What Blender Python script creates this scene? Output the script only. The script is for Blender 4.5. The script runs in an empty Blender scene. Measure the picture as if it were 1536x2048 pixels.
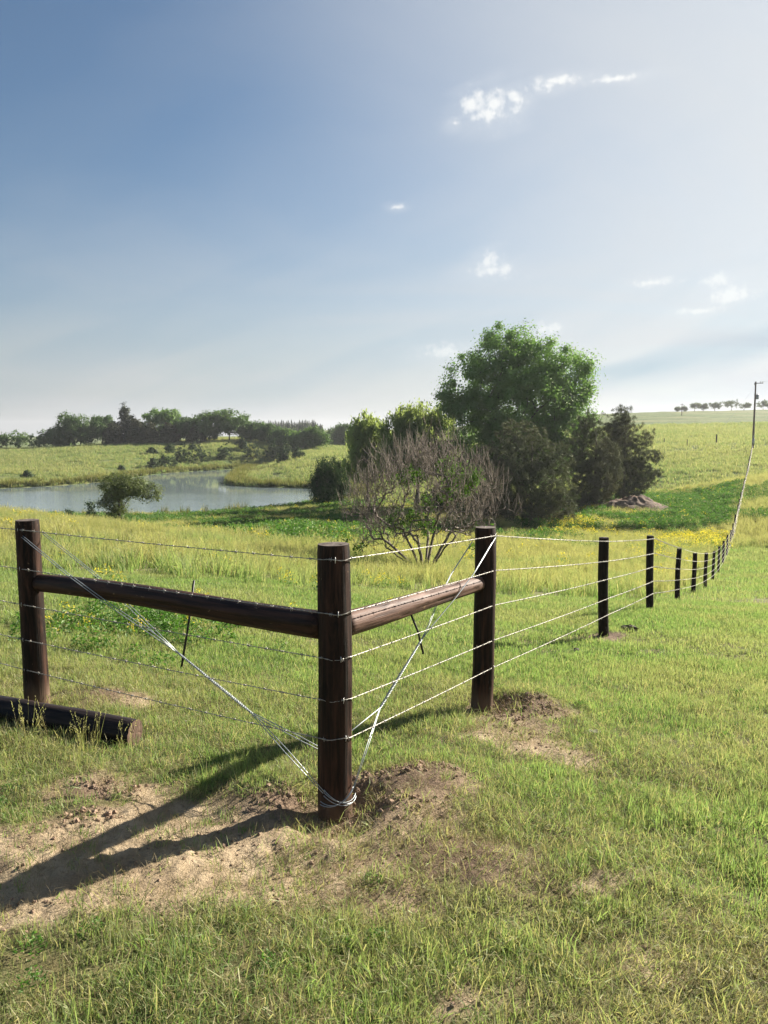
import bpy, math, random
import numpy as np
from mathutils import Vector

# ------------------------------------------------------------------ camera, sky, sun, exposure
sc = bpy.context.scene
COL = sc.collection
EYE, PITCH, FPX = 1.9, math.radians(5.71), 1540.0
cam = bpy.data.objects.new('camera', bpy.data.cameras.new('camera'))
COL.objects.link(cam); sc.camera = cam
cam.location = (0, 0, EYE); cam.rotation_euler = (math.pi / 2 - PITCH, 0, 0)
cam.data.sensor_fit = 'VERTICAL'; cam.data.sensor_height = 24.0
cam.data.lens = 24.0 * FPX / 2048.0
cam.data.clip_start = 0.05; cam.data.clip_end = 9000
SUN_AZ, SUN_EL = math.radians(52.5), math.radians(27)
SUNDIR = (math.cos(SUN_EL) * math.sin(SUN_AZ), math.cos(SUN_EL) * math.cos(SUN_AZ), math.sin(SUN_EL))
sc.view_settings.view_transform = 'Standard'; sc.view_settings.look = 'None'
sc.view_settings.exposure = 1.55; sc.view_settings.gamma = 1.0
cy = sc.cycles; cy.max_bounces = 6; cy.diffuse_bounces = 3; cy.glossy_bounces = 2; cy.transmission_bounces = 4; cy.transparent_max_bounces = 4
sun = bpy.data.objects.new('sun', bpy.data.lights.new('sun', 'SUN')); COL.objects.link(sun)
sun.data.energy = 5.0; sun.data.angle = math.radians(0.55); sun.data.color = (1.0, 0.92, 0.80)
sun.rotation_euler = Vector(SUNDIR).to_track_quat('Z', 'Y').to_euler()

def px_dir(px, py):
    u, v = (px - 768) / FPX, (1024 - py) / FPX
    return (u, math.cos(PITCH) + v * math.sin(PITCH), -math.sin(PITCH) + v * math.cos(PITCH))
def at(px, py, Y):
    d = px_dir(px, py); t = Y / d[1]
    return np.array([d[0] * t, Y, EYE + d[2] * t])

class NT:
    """tiny helper for node trees"""
    def __init__(s, tree): s.t = tree; s.n = tree.nodes; s.l = tree.links
    def add(s, typ, ins=None, **kw):
        n = s.n.new(typ)
        for k, v in kw.items(): setattr(n, k, v)
        if ins:
            for k, v in ins.items():
                if isinstance(v, bpy.types.NodeSocket): s.l.new(v, n.inputs[k])
                else: n.inputs[k].default_value = v
        return n
    def math(s, op, a, b=0.0, c=None, clamp=False):
        ins = {0: a, 1: b}
        if c is not None: ins[2] = c
        return s.add('ShaderNodeMath', ins, operation=op, use_clamp=clamp).outputs[0]
    def mix(s, f, a, b, blend='MIX'):
        return s.add('ShaderNodeMix', {0: f, 6: a, 7: b}, data_type='RGBA', blend_type=blend).outputs[2]
    def ss(s, x, lo, hi):
        n = s.add('ShaderNodeMapRange', {0: x, 1: lo, 2: hi, 3: 0.0, 4: 1.0}); n.interpolation_type = 'SMOOTHSTEP'
        return n.outputs[0]
    def noise(s, vec, scale, detail=4.0, rough=0.55, dist=0.0):
        return s.add('ShaderNodeTexNoise', {'Vector': vec, 'Scale': scale, 'Detail': detail, 'Roughness': rough, 'Distortion': dist}).outputs[0]
    def scalev(s, vec, sx, sy, sz):
        return s.add('ShaderNodeVectorMath', {0: vec, 1: (sx, sy, sz)}, operation='MULTIPLY').outputs[0]

def rgb(r, g, b): return (r, g, b, 1.0)

def build_world():
    w = bpy.data.worlds.new('World'); sc.world = w; w.use_nodes = True
    N = NT(w.node_tree); bg = w.node_tree.nodes['Background']
    sky = N.add('ShaderNodeTexSky', sky_type='NISHITA', sun_disc=False)
    sky.sun_elevation = SUN_EL; sky.sun_rotation = SUN_AZ
    sky.air_density = 1.0; sky.dust_density = 1.3; sky.ozone_density = 1.6
    d = N.add('ShaderNodeTexCoord').outputs['Generated']
    sep = N.add('ShaderNodeSeparateXYZ', {0: d})
    x, y, z = sep.outputs
    el = N.math('ARCSINE', z); az = N.math('ARCTAN2', x, y)
    cosS = N.add('ShaderNodeVectorMath', {0: d, 1: SUNDIR}, operation='DOT_PRODUCT').outputs['Value']
    cosS = N.math('MAXIMUM', cosS, 0.0)
    # a clear sky, tinted a little by ozone, under pale low haze and a thin high veil that brightens toward the sun
    clear = N.mix(1.0, sky.outputs[0], rgb(.71, .82, .89), 'MULTIPLY')
    aure = N.math('POWER', cosS, 3.0)
    lum = N.math('MULTIPLY_ADD', cosS, 2.1, 4.3)
    veil = N.add('ShaderNodeVectorMath', {0: (.97, .995, 1.03), 'Scale': lum}, operation='SCALE').outputs[0]
    low = N.math('MULTIPLY', N.math('POWER', N.ss(el, N.math('MULTIPLY_ADD', cosS, .30, .33), -0.03), 2.0), 0.93)
    base = N.math('MULTIPLY', N.math('POWER', N.ss(cosS, 0.42, 0.99), 1.5), 0.97)
    dz = N.math('ADD', N.math('MAXIMUM', z, 0.0), 0.16)
    pl = N.add('ShaderNodeCombineXYZ', {0: N.math('DIVIDE', x, dz), 1: N.math('DIVIDE', y, dz), 2: 0.0}).outputs[0]
    cir = N.noise(N.scalev(pl, 0.5, 0.8, 1), 1.0, 4.0, 0.55, 0.9)
    cirf = N.math('MULTIPLY', N.math('SUBTRACT', N.ss(cir, 0.36, 0.72), 0.4), N.math('MULTIPLY_ADD', aure, 0.30, 0.13))
    inv = N.math('MULTIPLY', N.math('SUBTRACT', 1.0, low), N.math('SUBTRACT', 1.0, base))
    vf = N.math('ADD', N.math('SUBTRACT', 1.0, inv), cirf, clamp=True)
    col = N.mix(vf, clear, veil)
    # grey-blue streaks of thicker cloud low in the sky
    st = N.noise(N.add('ShaderNodeCombineXYZ', {0: N.math('MULTIPLY', az, 3.0), 1: N.math('MULTIPLY_ADD', el, 15.0, N.math('MULTIPLY', az, -5.0)), 2: 5.3}).outputs[0], 1.0, 2.0, 0.45, 0.3)
    stf = N.math('MULTIPLY', N.ss(st, 0.46, 0.70), N.math('MULTIPLY', N.ss(el, 0.0, 0.06), N.ss(el, 0.42, 0.10)))
    col = N.mix(N.math('MULTIPLY', stf, 0.55), col, N.add('ShaderNodeVectorMath', {0: col, 1: (.78, .88, .95)}, operation='MULTIPLY').outputs[0])
    for (bx, by, sx, sy, sl) in ((1390, 715, 260, 34, -.22), (1150, 752, 170, 20, -.1)):
        dd = px_dir(bx, by); L = math.sqrt(sum(c * c for c in dd)); a0, e0 = math.atan2(dd[0], dd[1]), math.asin(dd[2] / L)
        da = N.math('SUBTRACT', az, a0); de = N.math('ADD', N.math('SUBTRACT', el, e0), N.math('MULTIPLY', da, sl))
        qa = N.math('MULTIPLY', da, FPX / sx); qe = N.math('MULTIPLY', de, FPX / sy)
        f = N.math('SUBTRACT', 1.0, N.math('SQRT', N.math('MULTIPLY_ADD', qa, qa, N.math('MULTIPLY', qe, qe))))
        f = N.math('MULTIPLY', N.ss(N.math('ADD', f, N.math('MULTIPLY_ADD', st, 1.6, -.8)), -.3, .9), .85)
        col = N.mix(f, col, N.add('ShaderNodeVectorMath', {0: col, 1: (.72, .82, .89)}, operation='MULTIPLY').outputs[0])
    # small fair-weather cumulus
    blobs = [(945, 208, 30, 23), (992, 205, 23, 27), (1034, 200, 21, 24), (985, 227, 42, 12), (909, 246, 12, 9), (1115, 161, 46, 10), (1095, 172, 24, 10),
             (1225, 158, 50, 6), (790, 414, 15, 6), (978, 524, 26, 21), (986, 543, 42, 15), (1430, 560, 26, 14), (1455, 590, 46, 16), (1305, 566, 40, 8),
             (1400, 622, 50, 8), (885, 703, 46, 15), (1100, 657, 26, 14)]
    nv = N.add('ShaderNodeCombineXYZ', {0: az, 1: el, 2: 0.0}).outputs[0]
    n1 = N.noise(nv, 40.0, 3.0, 0.55, 0.4); n2 = N.noise(nv, 95.0, 2.0, 0.5)
    tot = None
    for (bx, by, sx, sy) in blobs:
        dd = px_dir(bx, by); L = math.sqrt(sum(c * c for c in dd))
        a0, e0 = math.atan2(dd[0], dd[1]), math.asin(dd[2] / L)
        qa = N.math('MULTIPLY', N.math('SUBTRACT', az, a0), FPX / sx * 0.78)
        qe = N.math('MULTIPLY', N.math('SUBTRACT', el, e0), FPX / sy * 0.78)
        r2 = N.math('MULTIPLY_ADD', qa, qa, N.math('MULTIPLY', qe, qe))
        f = N.math('SUBTRACT', 1.0, N.math('SQRT', r2))
        tot = f if tot is None else N.math('MAXIMUM', tot, f)
    tot = N.math('MAXIMUM', tot, -2.5)
    dens = N.math('ADD', tot, N.math('MULTIPLY_ADD', n1, 1.5, -0.75))
    dens = N.math('ADD', dens, N.math('MULTIPLY_ADD', n2, 1.3, -0.65))
    puff = N.math('MULTIPLY', N.ss(dens, -0.05, 1.05), 0.82)
    wv = N.add('ShaderNodeCombineXYZ', {0: N.math('MULTIPLY_ADD', az, 5.0, N.math('MULTIPLY', el, 3.0)), 1: N.math('MULTIPLY_ADD', el, 26.0, N.math('MULTIPLY', az, -9.0)), 2: 1.7}).outputs[0]
    ws = N.noise(wv, 1.0, 4.0, 0.6, 0.9)
    halo = N.math('MULTIPLY', N.ss(N.math('ADD', tot, N.math('MULTIPLY_ADD', ws, 3.2, -1.6)), -1.0, 1.0), 0.28)
    pf = N.math('MAXIMUM', puff, halo)
    pc = N.mix(N.ss(N.math('MULTIPLY_ADD', n2, 1.2, N.math('MULTIPLY', dens, .5)), 0.45, 1.1), rgb(6.6, 6.8, 7.1), rgb(8.6, 8.5, 8.3))
    pf = N.math('MULTIPLY', pf, N.math('MULTIPLY_ADD', N.ss(el, 0.12, 0.30), .45, .55))
    col = N.mix(pf, col, pc)
    N.l.new(N.mix(1.0, col, rgb(.785, .80, .80), 'MULTIPLY'), bg.inputs[0]); bg.inputs[1].default_value = 0.052
    w.cycles.sampling_method = 'MANUAL'; w.cycles.sample_map_resolution = 512
build_world()

# ------------------------------------------------------------------ generic helpers
RNG = np.random.default_rng(7)
def hash2(ix, iy, s):
    h = (ix.astype(np.int64) * 374761393 + iy.astype(np.int64) * 668265263 + s * 1442695041) & 0xffffffff
    h = ((h ^ (h >> 13)) * 1274126177) & 0xffffffff
    return ((h ^ (h >> 16)) & 0xffffff) / float(0xffffff)
def vnoise(x, y, s=0):
    x = np.asarray(x, float); y = np.asarray(y, float)
    ix, iy = np.floor(x), np.floor(y); fx, fy = x - ix, y - iy
    fx = fx * fx * (3 - 2 * fx); fy = fy * fy * (3 - 2 * fy)
    a, b = hash2(ix, iy, s), hash2(ix + 1, iy, s); c, d = hash2(ix, iy + 1, s), hash2(ix + 1, iy + 1, s)
    return (a + (b - a) * fx) * (1 - fy) + (c + (d - c) * fx) * fy
def fbm(x, y, s=0, o=4, g=0.5):
    t, a, k = 0.0, 1.0, 0.0
    for i in range(o):
        t = t + a * vnoise(np.asarray(x) * 2 ** i + 17.3 * i, np.asarray(y) * 2 ** i - 9.1 * i, s + i); k += a; a *= g
    return t / k
def sstep(x, lo, hi):
    t = np.clip((x - lo) / (hi - lo), 0, 1); return t * t * (3 - 2 * t)

def link(o, parent=None, **props):
    COL.objects.link(o)
    if parent is not None: o.parent = parent
    for k, v in props.items(): o[k] = v
    return o
def mesh_data(name, V, quads=None, tris=None, mat=None, smooth=True):
    me = bpy.data.meshes.new(name); V = np.asarray(V, np.float32).reshape(-1, 3)
    nq = 0 if quads is None else len(quads); ntr = 0 if tris is None else len(tris)
    loops = np.concatenate([np.asarray(a, np.int32).ravel() for a in (quads, tris) if a is not None and len(a)])
    st = np.concatenate([np.arange(nq) * 4, nq * 4 + np.arange(ntr) * 3]).astype(np.int32)
    me.vertices.add(len(V)); me.vertices.foreach_set('co', V.ravel())
    me.loops.add(len(loops)); me.loops.foreach_set('vertex_index', loops)
    me.polygons.add(nq + ntr); me.polygons.foreach_set('loop_start', st)
    me.update(calc_edges=True)
    me.polygons.foreach_set('use_smooth', np.full(nq + ntr, smooth))
    if mat: me.materials.append(mat)
    me.validate()
    return me
def obj(name, V, quads=None, tris=None, mat=None, parent=None, smooth=True, **props):
    return link(bpy.data.objects.new(name, mesh_data(name, V, quads, tris, mat, smooth)), parent, **props)
def attr(me, name, vals, typ='FLOAT', dom='POINT'):
    a = me.attributes.new(name, typ, dom)
    a.data.foreach_set('value' if typ in ('FLOAT', 'INT') else 'vector', np.asarray(vals).ravel())
def empty(name, loc, **props):
    o = bpy.data.objects.new(name, None); o.empty_display_size = 0.2; o.location = loc
    return link(o, None, **props)

class Bag:
    """collects pieces of one mesh"""
    def __init__(s): s.V = []; s.Q = []; s.T = []; s.n = 0
    def add(s, V, Q=None, T=None):
        V = np.asarray(V, float).reshape(-1, 3)
        if Q is not None and len(Q): s.Q.append(np.asarray(Q) + s.n)
        if T is not None and len(T): s.T.append(np.asarray(T) + s.n)
        s.V.append(V); s.n += len(V)
    def obj(s, name, mat, parent=None, smooth=True, **props):
        return obj(name, np.concatenate(s.V), np.concatenate(s.Q) if s.Q else None, np.concatenate(s.T) if s.T else None, mat, parent, smooth, **props)

def frames(D):
    D = D / np.maximum(np.linalg.norm(D, axis=1, keepdims=True), 1e-9)
    ref = np.where(np.abs(D[:, 2:3]) < 0.9, [[0, 0, 1.0]], [[1.0, 0, 0]])
    A = np.cross(ref, D); A /= np.maximum(np.linalg.norm(A, axis=1, keepdims=True), 1e-9)
    return A, np.cross(D, A)
def tube(bag, P, R, k=6, cap=True):
    """swept tube along the polyline P with radii R"""
    P = np.asarray(P, float); n = len(P); R = np.broadcast_to(np.asarray(R, float), (n,))
    D = np.gradient(P, axis=0); A, B = frames(D)
    for i in range(1, n):                               # keep the frame from flipping
        a = A[i - 1] - D[i] * np.dot(A[i - 1], D[i]) / max(np.dot(D[i], D[i]), 1e-12)
        a /= max(np.linalg.norm(a), 1e-9); A[i] = a; B[i] = np.cross(D[i] / max(np.linalg.norm(D[i]), 1e-9), a)
    th = np.arange(k) * 2 * math.pi / k
    V = P[:, None] + R[:, None, None] * (np.cos(th)[None, :, None] * A[:, None] + np.sin(th)[None, :, None] * B[:, None])
    i, j = np.meshgrid(np.arange(n - 1), np.arange(k), indexing='ij'); j2 = (j + 1) % k
    Q = np.stack([i * k + j, i * k + j2, (i + 1) * k + j2, (i + 1) * k + j], -1).reshape(-1, 4)
    V = V.reshape(-1, 3); T = None
    if cap:
        V = np.concatenate([V, P[:1], P[-1:]]); a = np.arange(k); b = (a + 1) % k
        T = np.concatenate([np.stack([b, a, np.full(k, n * k)], 1), np.stack([(n - 1) * k + a, (n - 1) * k + b, np.full(k, n * k + 1)], 1)])
    bag.add(V, Q, T)
def edges_tube(bag, P0, P1, R0, R1, k=5):
    A, B = frames(P1 - P0); n = len(P0); th = np.arange(k) * 2 * math.pi / k
    c = np.cos(th)[None, :, None] * A[:, None] + np.sin(th)[None, :, None] * B[:, None]
    V = np.concatenate([P0[:, None] + R0[:, None, None] * c, P1[:, None] + R1[:, None, None] * c], 1)
    i, j = np.meshgrid(np.arange(n), np.arange(k), indexing='ij'); j2 = (j + 1) % k; b = i * 2 * k
    bag.add(V.reshape(-1, 3), np.stack([b + j, b + j2, b + k + j2, b + k + j], -1).reshape(-1, 4))
def box(bag, c, s, rz=0.0):
    c = np.asarray(c, float); V = np.array([[x, y, z] for x in (-.5, .5) for y in (-.5, .5) for z in (-.5, .5)]) * s
    ca, sa = math.cos(rz), math.sin(rz); V = np.stack([V[:, 0] * ca - V[:, 1] * sa, V[:, 0] * sa + V[:, 1] * ca, V[:, 2]], 1)
    bag.add(V + c, [[0, 1, 3, 2], [4, 6, 7, 5], [0, 4, 5, 1], [2, 3, 7, 6], [0, 2, 6, 4], [1, 5, 7, 3]])

# ------------------------------------------------------------------ materials
def new_mat(name):
    m = bpy.data.materials.new(name); m.use_nodes = True
    N = NT(m.node_tree); N.n.clear()
    N.out = N.add('ShaderNodeOutputMaterial')
    return m, N
def finish(N, sh): N.l.new(sh, N.out.inputs['Surface'])
def leaf_mat(name, c1, c2, trans=0.45, scale=0.6, c3=None, tint=None, gloss=0.06, tcol=1.35, yel=None):
    """thin leaves and blades: diffuse + translucent + a little gloss, colour drifting over the ground"""
    m, N = new_mat(name)
    pos = N.add('ShaderNodeNewGeometry').outputs['Position']
    f = N.ss(N.noise(pos, scale, 3.0, 0.6), 0.34, 0.66)
    col = N.mix(f, rgb(*c1), rgb(*c2))
    rnd = N.add('ShaderNodeObjectInfo').outputs['Random']
    col = N.mix(0.32, col, N.mix(rnd, rgb(*[v * 0.62 for v in c1]), rgb(*[v * 1.35 for v in c2])))
    if c3 is not None:
        g = N.ss(N.noise(pos, scale * 0.23, 4.0, 0.6), 0.40, 0.62)
        col = N.mix(N.math('MULTIPLY', g, 0.8), col, rgb(*c3))
    if tint is not None:
        a = N.add('ShaderNodeAttribute', attribute_name='tint').outputs['Fac']
        col = N.mix(a, col, rgb(*tint))
    if yel is not None:
        a = N.add('ShaderNodeAttribute', attribute_name='yel').outputs['Fac']
        col = N.mix(a, col, rgb(*yel))
    tc = N.mix(1.0, col, rgb(tcol * .96, tcol * 1.05, tcol * 0.66), 'MULTIPLY')
    sh = N.add('ShaderNodeMixShader', {0: trans, 1: N.add('ShaderNodeBsdfDiffuse', {0: col}).outputs[0], 2: N.add('ShaderNodeBsdfTranslucent', {0: tc}).outputs[0]}).outputs[0]
    gl = N.add('ShaderNodeBsdfGlossy', {0: rgb(0.42, 0.45, 0.34), 'Roughness': 0.55}).outputs[0]
    finish(N, N.add('ShaderNodeMixShader', {0: gloss, 1: sh, 2: gl}).outputs[0])
    return m
def bark_mat(name, c1, c2, scale=9.0, rough=0.85):
    m, N = new_mat(name)
    co = N.add('ShaderNodeTexCoord').outputs['Object']
    n = N.noise(N.scalev(co, 1, 1, 0.25), scale, 5.0, 0.65)
    col = N.mix(N.ss(n, 0.35, 0.68), rgb(*c1), rgb(*c2))
    b = N.add('ShaderNodeBump', {'Strength': 0.5, 'Distance': 0.02, 'Height': n}).outputs[0]
    finish(N, N.add('ShaderNodeBsdfPrincipled', {'Base Color': col, 'Roughness': rough, 'Normal': b}).outputs[0])
    return m
def wood_mat(name, c1, c2, c3, axis='Z', rough=0.5, chips=0.0, mud=None):
    """stained round timber: grain and checks run along the local axis"""
    m, N = new_mat(name)
    co = N.add('ShaderNodeTexCoord').outputs['Object']
    k = {'Z': (1, 1, 0.045), 'X': (0.045, 1, 1)}[axis]
    g = N.noise(N.scalev(co, *k), 46.0, 6.0, 0.62, 0.25)
    g2 = N.noise(N.scalev(co, *[v if v == 1 else 0.16 for v in k]), 11.0, 5.0, 0.65, 0.8)
    fib = N.noise(N.scalev(co, *[v if v == 1 else 0.02 for v in k]), 150.0, 3.0, 0.6)
    col = N.mix(N.ss(g, 0.36, 0.66), rgb(*c1), rgb(*c2))
    col = N.mix(N.math('MULTIPLY', N.ss(g2, 0.48, 0.72), 0.7), col, rgb(*c3))
    crack = N.ss(g, 0.37, 0.31)
    col = N.mix(N.math('MULTIPLY', crack, 0.8), col, rgb(0.006, 0.004, 0.003))
    if chips:
        ch = N.noise(N.scalev(co, *[v if v == 1 else 0.45 for v in k]), 17.0, 5.0, 0.7, 0.8)
        col = N.mix(N.math('MULTIPLY', N.ss(ch, 0.66, 0.70), chips), col, rgb(0.30, 0.20, 0.12))
    kn = N.add('ShaderNodeTexVoronoi', {'Vector': N.scalev(co, *[v if v == 1 else 0.5 for v in k]), 'Scale': 5.0}).outputs['Distance']
    col = N.mix(N.math('MULTIPLY', N.ss(kn, 0.16, 0.08), 0.75), col, rgb(*[v * .35 for v in c1]))
    if mud:
        zz = N.math('ADD', N.add('ShaderNodeSeparateXYZ', {0: co}).outputs[2], N.math('MULTIPLY_ADD', g2, .22, -.11))
        col = N.mix(N.math('MULTIPLY', N.ss(zz, mud + .17, mud - .02), 0.75), col, rgb(.17, .115, .078))
    h = N.math('MULTIPLY_ADD', fib, 0.35, N.math('SUBTRACT', g, N.math('MULTIPLY', crack, 0.6)))
    b = N.add('ShaderNodeBump', {'Strength': 0.75, 'Distance': 0.006, 'Height': h}).outputs[0]
    r = N.math('MULTIPLY_ADD', g, 0.35, rough - 0.15)
    finish(N, N.add('ShaderNodeBsdfPrincipled', {'Base Color': col, 'Roughness': r, 'Normal': b, 'Specular IOR Level': 0.16}).outputs[0])
    return m
def plain_mat(name, c, rough=0.6, metal=0.0, var=0.25, scale=30.0):
    m, N = new_mat(name)
    co = N.add('ShaderNodeTexCoord').outputs['Object']
    n = N.noise(co, scale, 4.0, 0.6)
    col = N.mix(N.ss(n, 0.3, 0.7), rgb(*[v * (1 - var) for v in c]), rgb(*[min(1, v * (1 + var)) for v in c]))
    finish(N, N.add('ShaderNodeBsdfPrincipled', {'Base Color': col, 'Roughness': rough, 'Metallic': metal}).outputs[0])
    return m

# ------------------------------------------------------------------ terrain
def px_pt(px, z, Y): return ((px - 768) / FPX * Y, Y, z)
CTRL = [(0, 0, .25), (-6, 0, .3), (6, 0, .1), (0, 2, .1), (-2, 2.5, .08), (2, 2.5, .0), (-.25, 3.85, 0), (-2.45, 5.3, 0), (-5, 6.5, .05), (.73, 5.6, -.15), (2.6, 5, -.2), (4.5, 6.2, -.36),
        (2.8, 9.6, -.67), (4.47, 12.76, -1.02), (7, 11, -.95), (6.85, 17.6, -1.93), (9.2, 22.2, -2.75), (11.3, 26.5, -3.45), (13.6, 31, -4.05), (15.7, 35.5, -4.55), (18, 40, -4.95), (20.2, 44.5, -5.2),
        (25.7, 56, -5.45), (32, 69, -4.75), (39.3, 84, -4.2), (50.6, 107, -2.85), (63, 133, -1.1), (10, 16, -1.75), (15.5, 25, -3.2), (26, 42, -5.0),
        (0, 10, -.6), (-3, 12, -.55), (-8, 14, -.6), (0, 15, -1.25), (1.6, 30, -3.46), (5, 20, -2.3)]
CTRL += [px_pt(*p) for p in [(100, -1.35, 20), (100, -2.1, 30), (100, -2.8, 40), (60, -3.7, 48), (100, -5.4, 60), (200, -6.3, 70), (400, -1.45, 20), (400, -2.4, 30), (400, -3.3, 38), (400, -5.0, 50), (510, -2.65, 30),
         (620, -3.9, 45), (600, -5.3, 60), (600, -6.5, 78), (720, -5.7, 60), (800, -6.4, 72), (950, -6.5, 72), (1060, -6.0, 64), (1190, -6.4, 76), (1300, -6.4, 72), (1300, -5.7, 55), (1150, -5.2, 45), (1150, -3.7, 30), (1150, -2.2, 20),
         (1000, -6.3, 100), (1330, -5.9, 92), (1330, -5.0, 97), (1330, -3.3, 120), (1330, -1.0, 150), (1330, 1.8, 200), (1330, 7.6, 300), (1330, 14.4, 420), (1536, 15.6, 430), (1536, 8.2, 300), (1536, 2.2, 200), (1800, 15, 420), (1800, 3, 200),
         (700, 0, 420), (900, 5.5, 420), (1100, 11.5, 420), (900, -2, 250), (1100, 0, 220), (1330, 11, 650), (1536, 11, 650), (900, 3, 650), (1330, 4, 1500),
         (0, -5.0, 170), (0, -2.7, 230), (200, -4.6, 180), (200, -1.5, 230), (300, -1.1, 230), (300, -4.6, 190), (450, -5.4, 200), (450, -2.3, 215), (450, .0, 240), (550, -.6, 232), (640, -2.3, 222), (560, -4.2, 207), (620, -3.3, 178),
         (640, -5, 150), (500, -5.9, 158), (560, -4.3, 172), (640, -3, 300), (300, -3.5, 300), (0, -5.5, 300), (0, -4, 600), (400, -3, 600), (650, 5.0, 520), (-300, -3, 230), (-300, -5, 160), (-300, -3, 600),
         (-300, -2, 3000), (768, -1, 3000), (1900, -1, 3000), (700, 0, 1500), (0, -2, 1500)]]
CTRL = np.array(CTRL, float)
def warp(x, y):
    y = np.maximum(y, 0.0); return np.stack([x / (y + 4.0) * 4.0, np.log(y + 4.0) * 1.6], -1)
def tps_k(r2): return 0.5 * r2 * np.log(np.maximum(r2, 1e-12))
_C = warp(CTRL[:, 0], CTRL[:, 1]); _n = len(_C)
# far heights are compressed so that the fit stays even in the picture
_scale = lambda y: np.maximum(y, 0) * 0.06 + 1.0
_K = tps_k(((_C[:, None] - _C[None]) ** 2).sum(-1)) + np.eye(_n) * 0.002
_P = np.concatenate([np.ones((_n, 1)), _C], 1)
_A = np.block([[_K, _P], [_P.T, np.zeros((3, 3))]])
_w = np.linalg.solve(_A, np.concatenate([CTRL[:, 2] / _scale(CTRL[:, 1]), np.zeros(3)]))
def tps(x, y):
    q = warp(x, y); out = np.empty(len(q))
    for i in range(0, len(q), 20000):
        s = q[i:i + 20000]
        out[i:i + 20000] = tps_k(((s[:, None] - _C[None]) ** 2).sum(-1)) @ _w[:_n] + _w[_n] + s @ _w[_n + 1:]
    return out * _scale(y)
WATER = -7.0
POND = np.array([px_pt(p, 0, Y)[:2] for p, Y in [(-200, 79), (100, 81), (240, 82), (330, 82), (450, 85), (560, 91), (620, 97), (680, 105), (720, 114), (700, 125), (620, 129), (540, 131), (480, 134), (453, 138), (450, 146), (462, 170), (482, 195), (505, 206),
                                               (440, 197), (380, 188), (319, 178), (262, 160), (205, 146), (100, 134), (0, 129), (-200, 125)]])
def pond_d(x, y):
    """signed distance, positive inside the pond"""
    p = np.stack([x, y], -1); best = np.full(len(p), 1e18); inside = np.zeros(len(p), bool)
    for a, b in zip(POND, np.roll(POND, -1, 0)):
        e = b - a; w = p - a; t = np.clip((w @ e) / (e @ e), 0, 1)
        best = np.minimum(best, ((w - t[:, None] * e) ** 2).sum(1))
        c = ((a[1] <= p[:, 1]) != (b[1] <= p[:, 1]))
        with np.errstate(divide='ignore', invalid='ignore'):
            xi = a[0] + (p[:, 1] - a[1]) / (b[1] - a[1]) * e[0]
        inside ^= c & (p[:, 0] < xi)
    return np.sqrt(best) * np.where(inside, 1, -1)

POSTS_MAIN = {'corner': (-.25, 3.85), 'left': (-2.45, 5.3), 'right': (.735, 5.62)}
# bare ground: x, y, rx, ry, angle, strength
BARE = [(-.95, 3.38, .90, .46, .25, 1.6), (-1.6, 3.1, .80, .48, .2, 1.55), (-.62, 3.1, .66, .30, .1, 1.4), (-.45, 3.72, .38, .26, 0, 1.4), (.10, 4.02, .42, .28, 0, 1.35), (.0, 3.62, .40, .28, 0, 1.15),
        (-1.55, 3.9, .55, .24, .1, .85), (.28, 3.25, .58, .32, -.2, .84), (.72, 3.05, .48, .24, 0, .70), (.05, 2.95, .45, .25, 0, .72), (1.15, 2.85, .35, .15, 0, .5), (.98, 5.5, .48, .34, -.3, 1.15), (.86, 4.9, .46, .30, -.35, 1.15), (.92, 5.2, .42, .28, -.3, 1.15), (1.1, 4.68, .42, .2, -.4, .85),
        (-2.0, 5.45, .5, .22, 0, 1.0), (-2.75, 5.0, .35, .2, 0, .8), (2.8, 9.5, .55, .35, 0, .9), (3.3, 9.75, .3, .2, 0, .6), (-1.0, 2.2, .5, .22, 0, .45), (.3, 2.35, .45, .2, 0, .5), (1.0, 2.5, .35, .18, 0, .45), (1.3, 4.3, .3, .15, 0, .5), (24.5, 46, 2.6, 3.5, 0, .9)]
MOUNDS = [(.20, 4.10, .27, .085), (-.62, 3.98, .22, .05), (1.10, 5.80, .34, .13), (-2.05, 5.55, .3, .06), (-.9, 3.55, .4, -.02), (2.95, 9.72, .35, .06), (.42, 4.3, .25, .03), (-.25, 3.82, .15, -.03), (.05, 3.72, .2, .025)]
def bare(x, y):
    m = np.zeros(len(x))
    for cx, cy, rx, ry, a, s in BARE:
        dx, dy = x - cx, y - cy; c, n = math.cos(a), math.sin(a)
        u, v = (dx * c + dy * n) / rx, (-dx * n + dy * c) / ry
        m = np.maximum(m, s * np.exp(-(u * u + v * v) * .9))
    near = y < 12
    n = np.where(near, fbm(x * 3.1, y * 3.1, 5, 4), fbm(x * .6, y * .6, 5, 4))
    n2 = np.where(near, fbm(x * 11, y * 11, 6, 3), .5)
    return sstep(m + (n - .5) * .8 + (n2 - .5) * .5, .34, .82)
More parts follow.
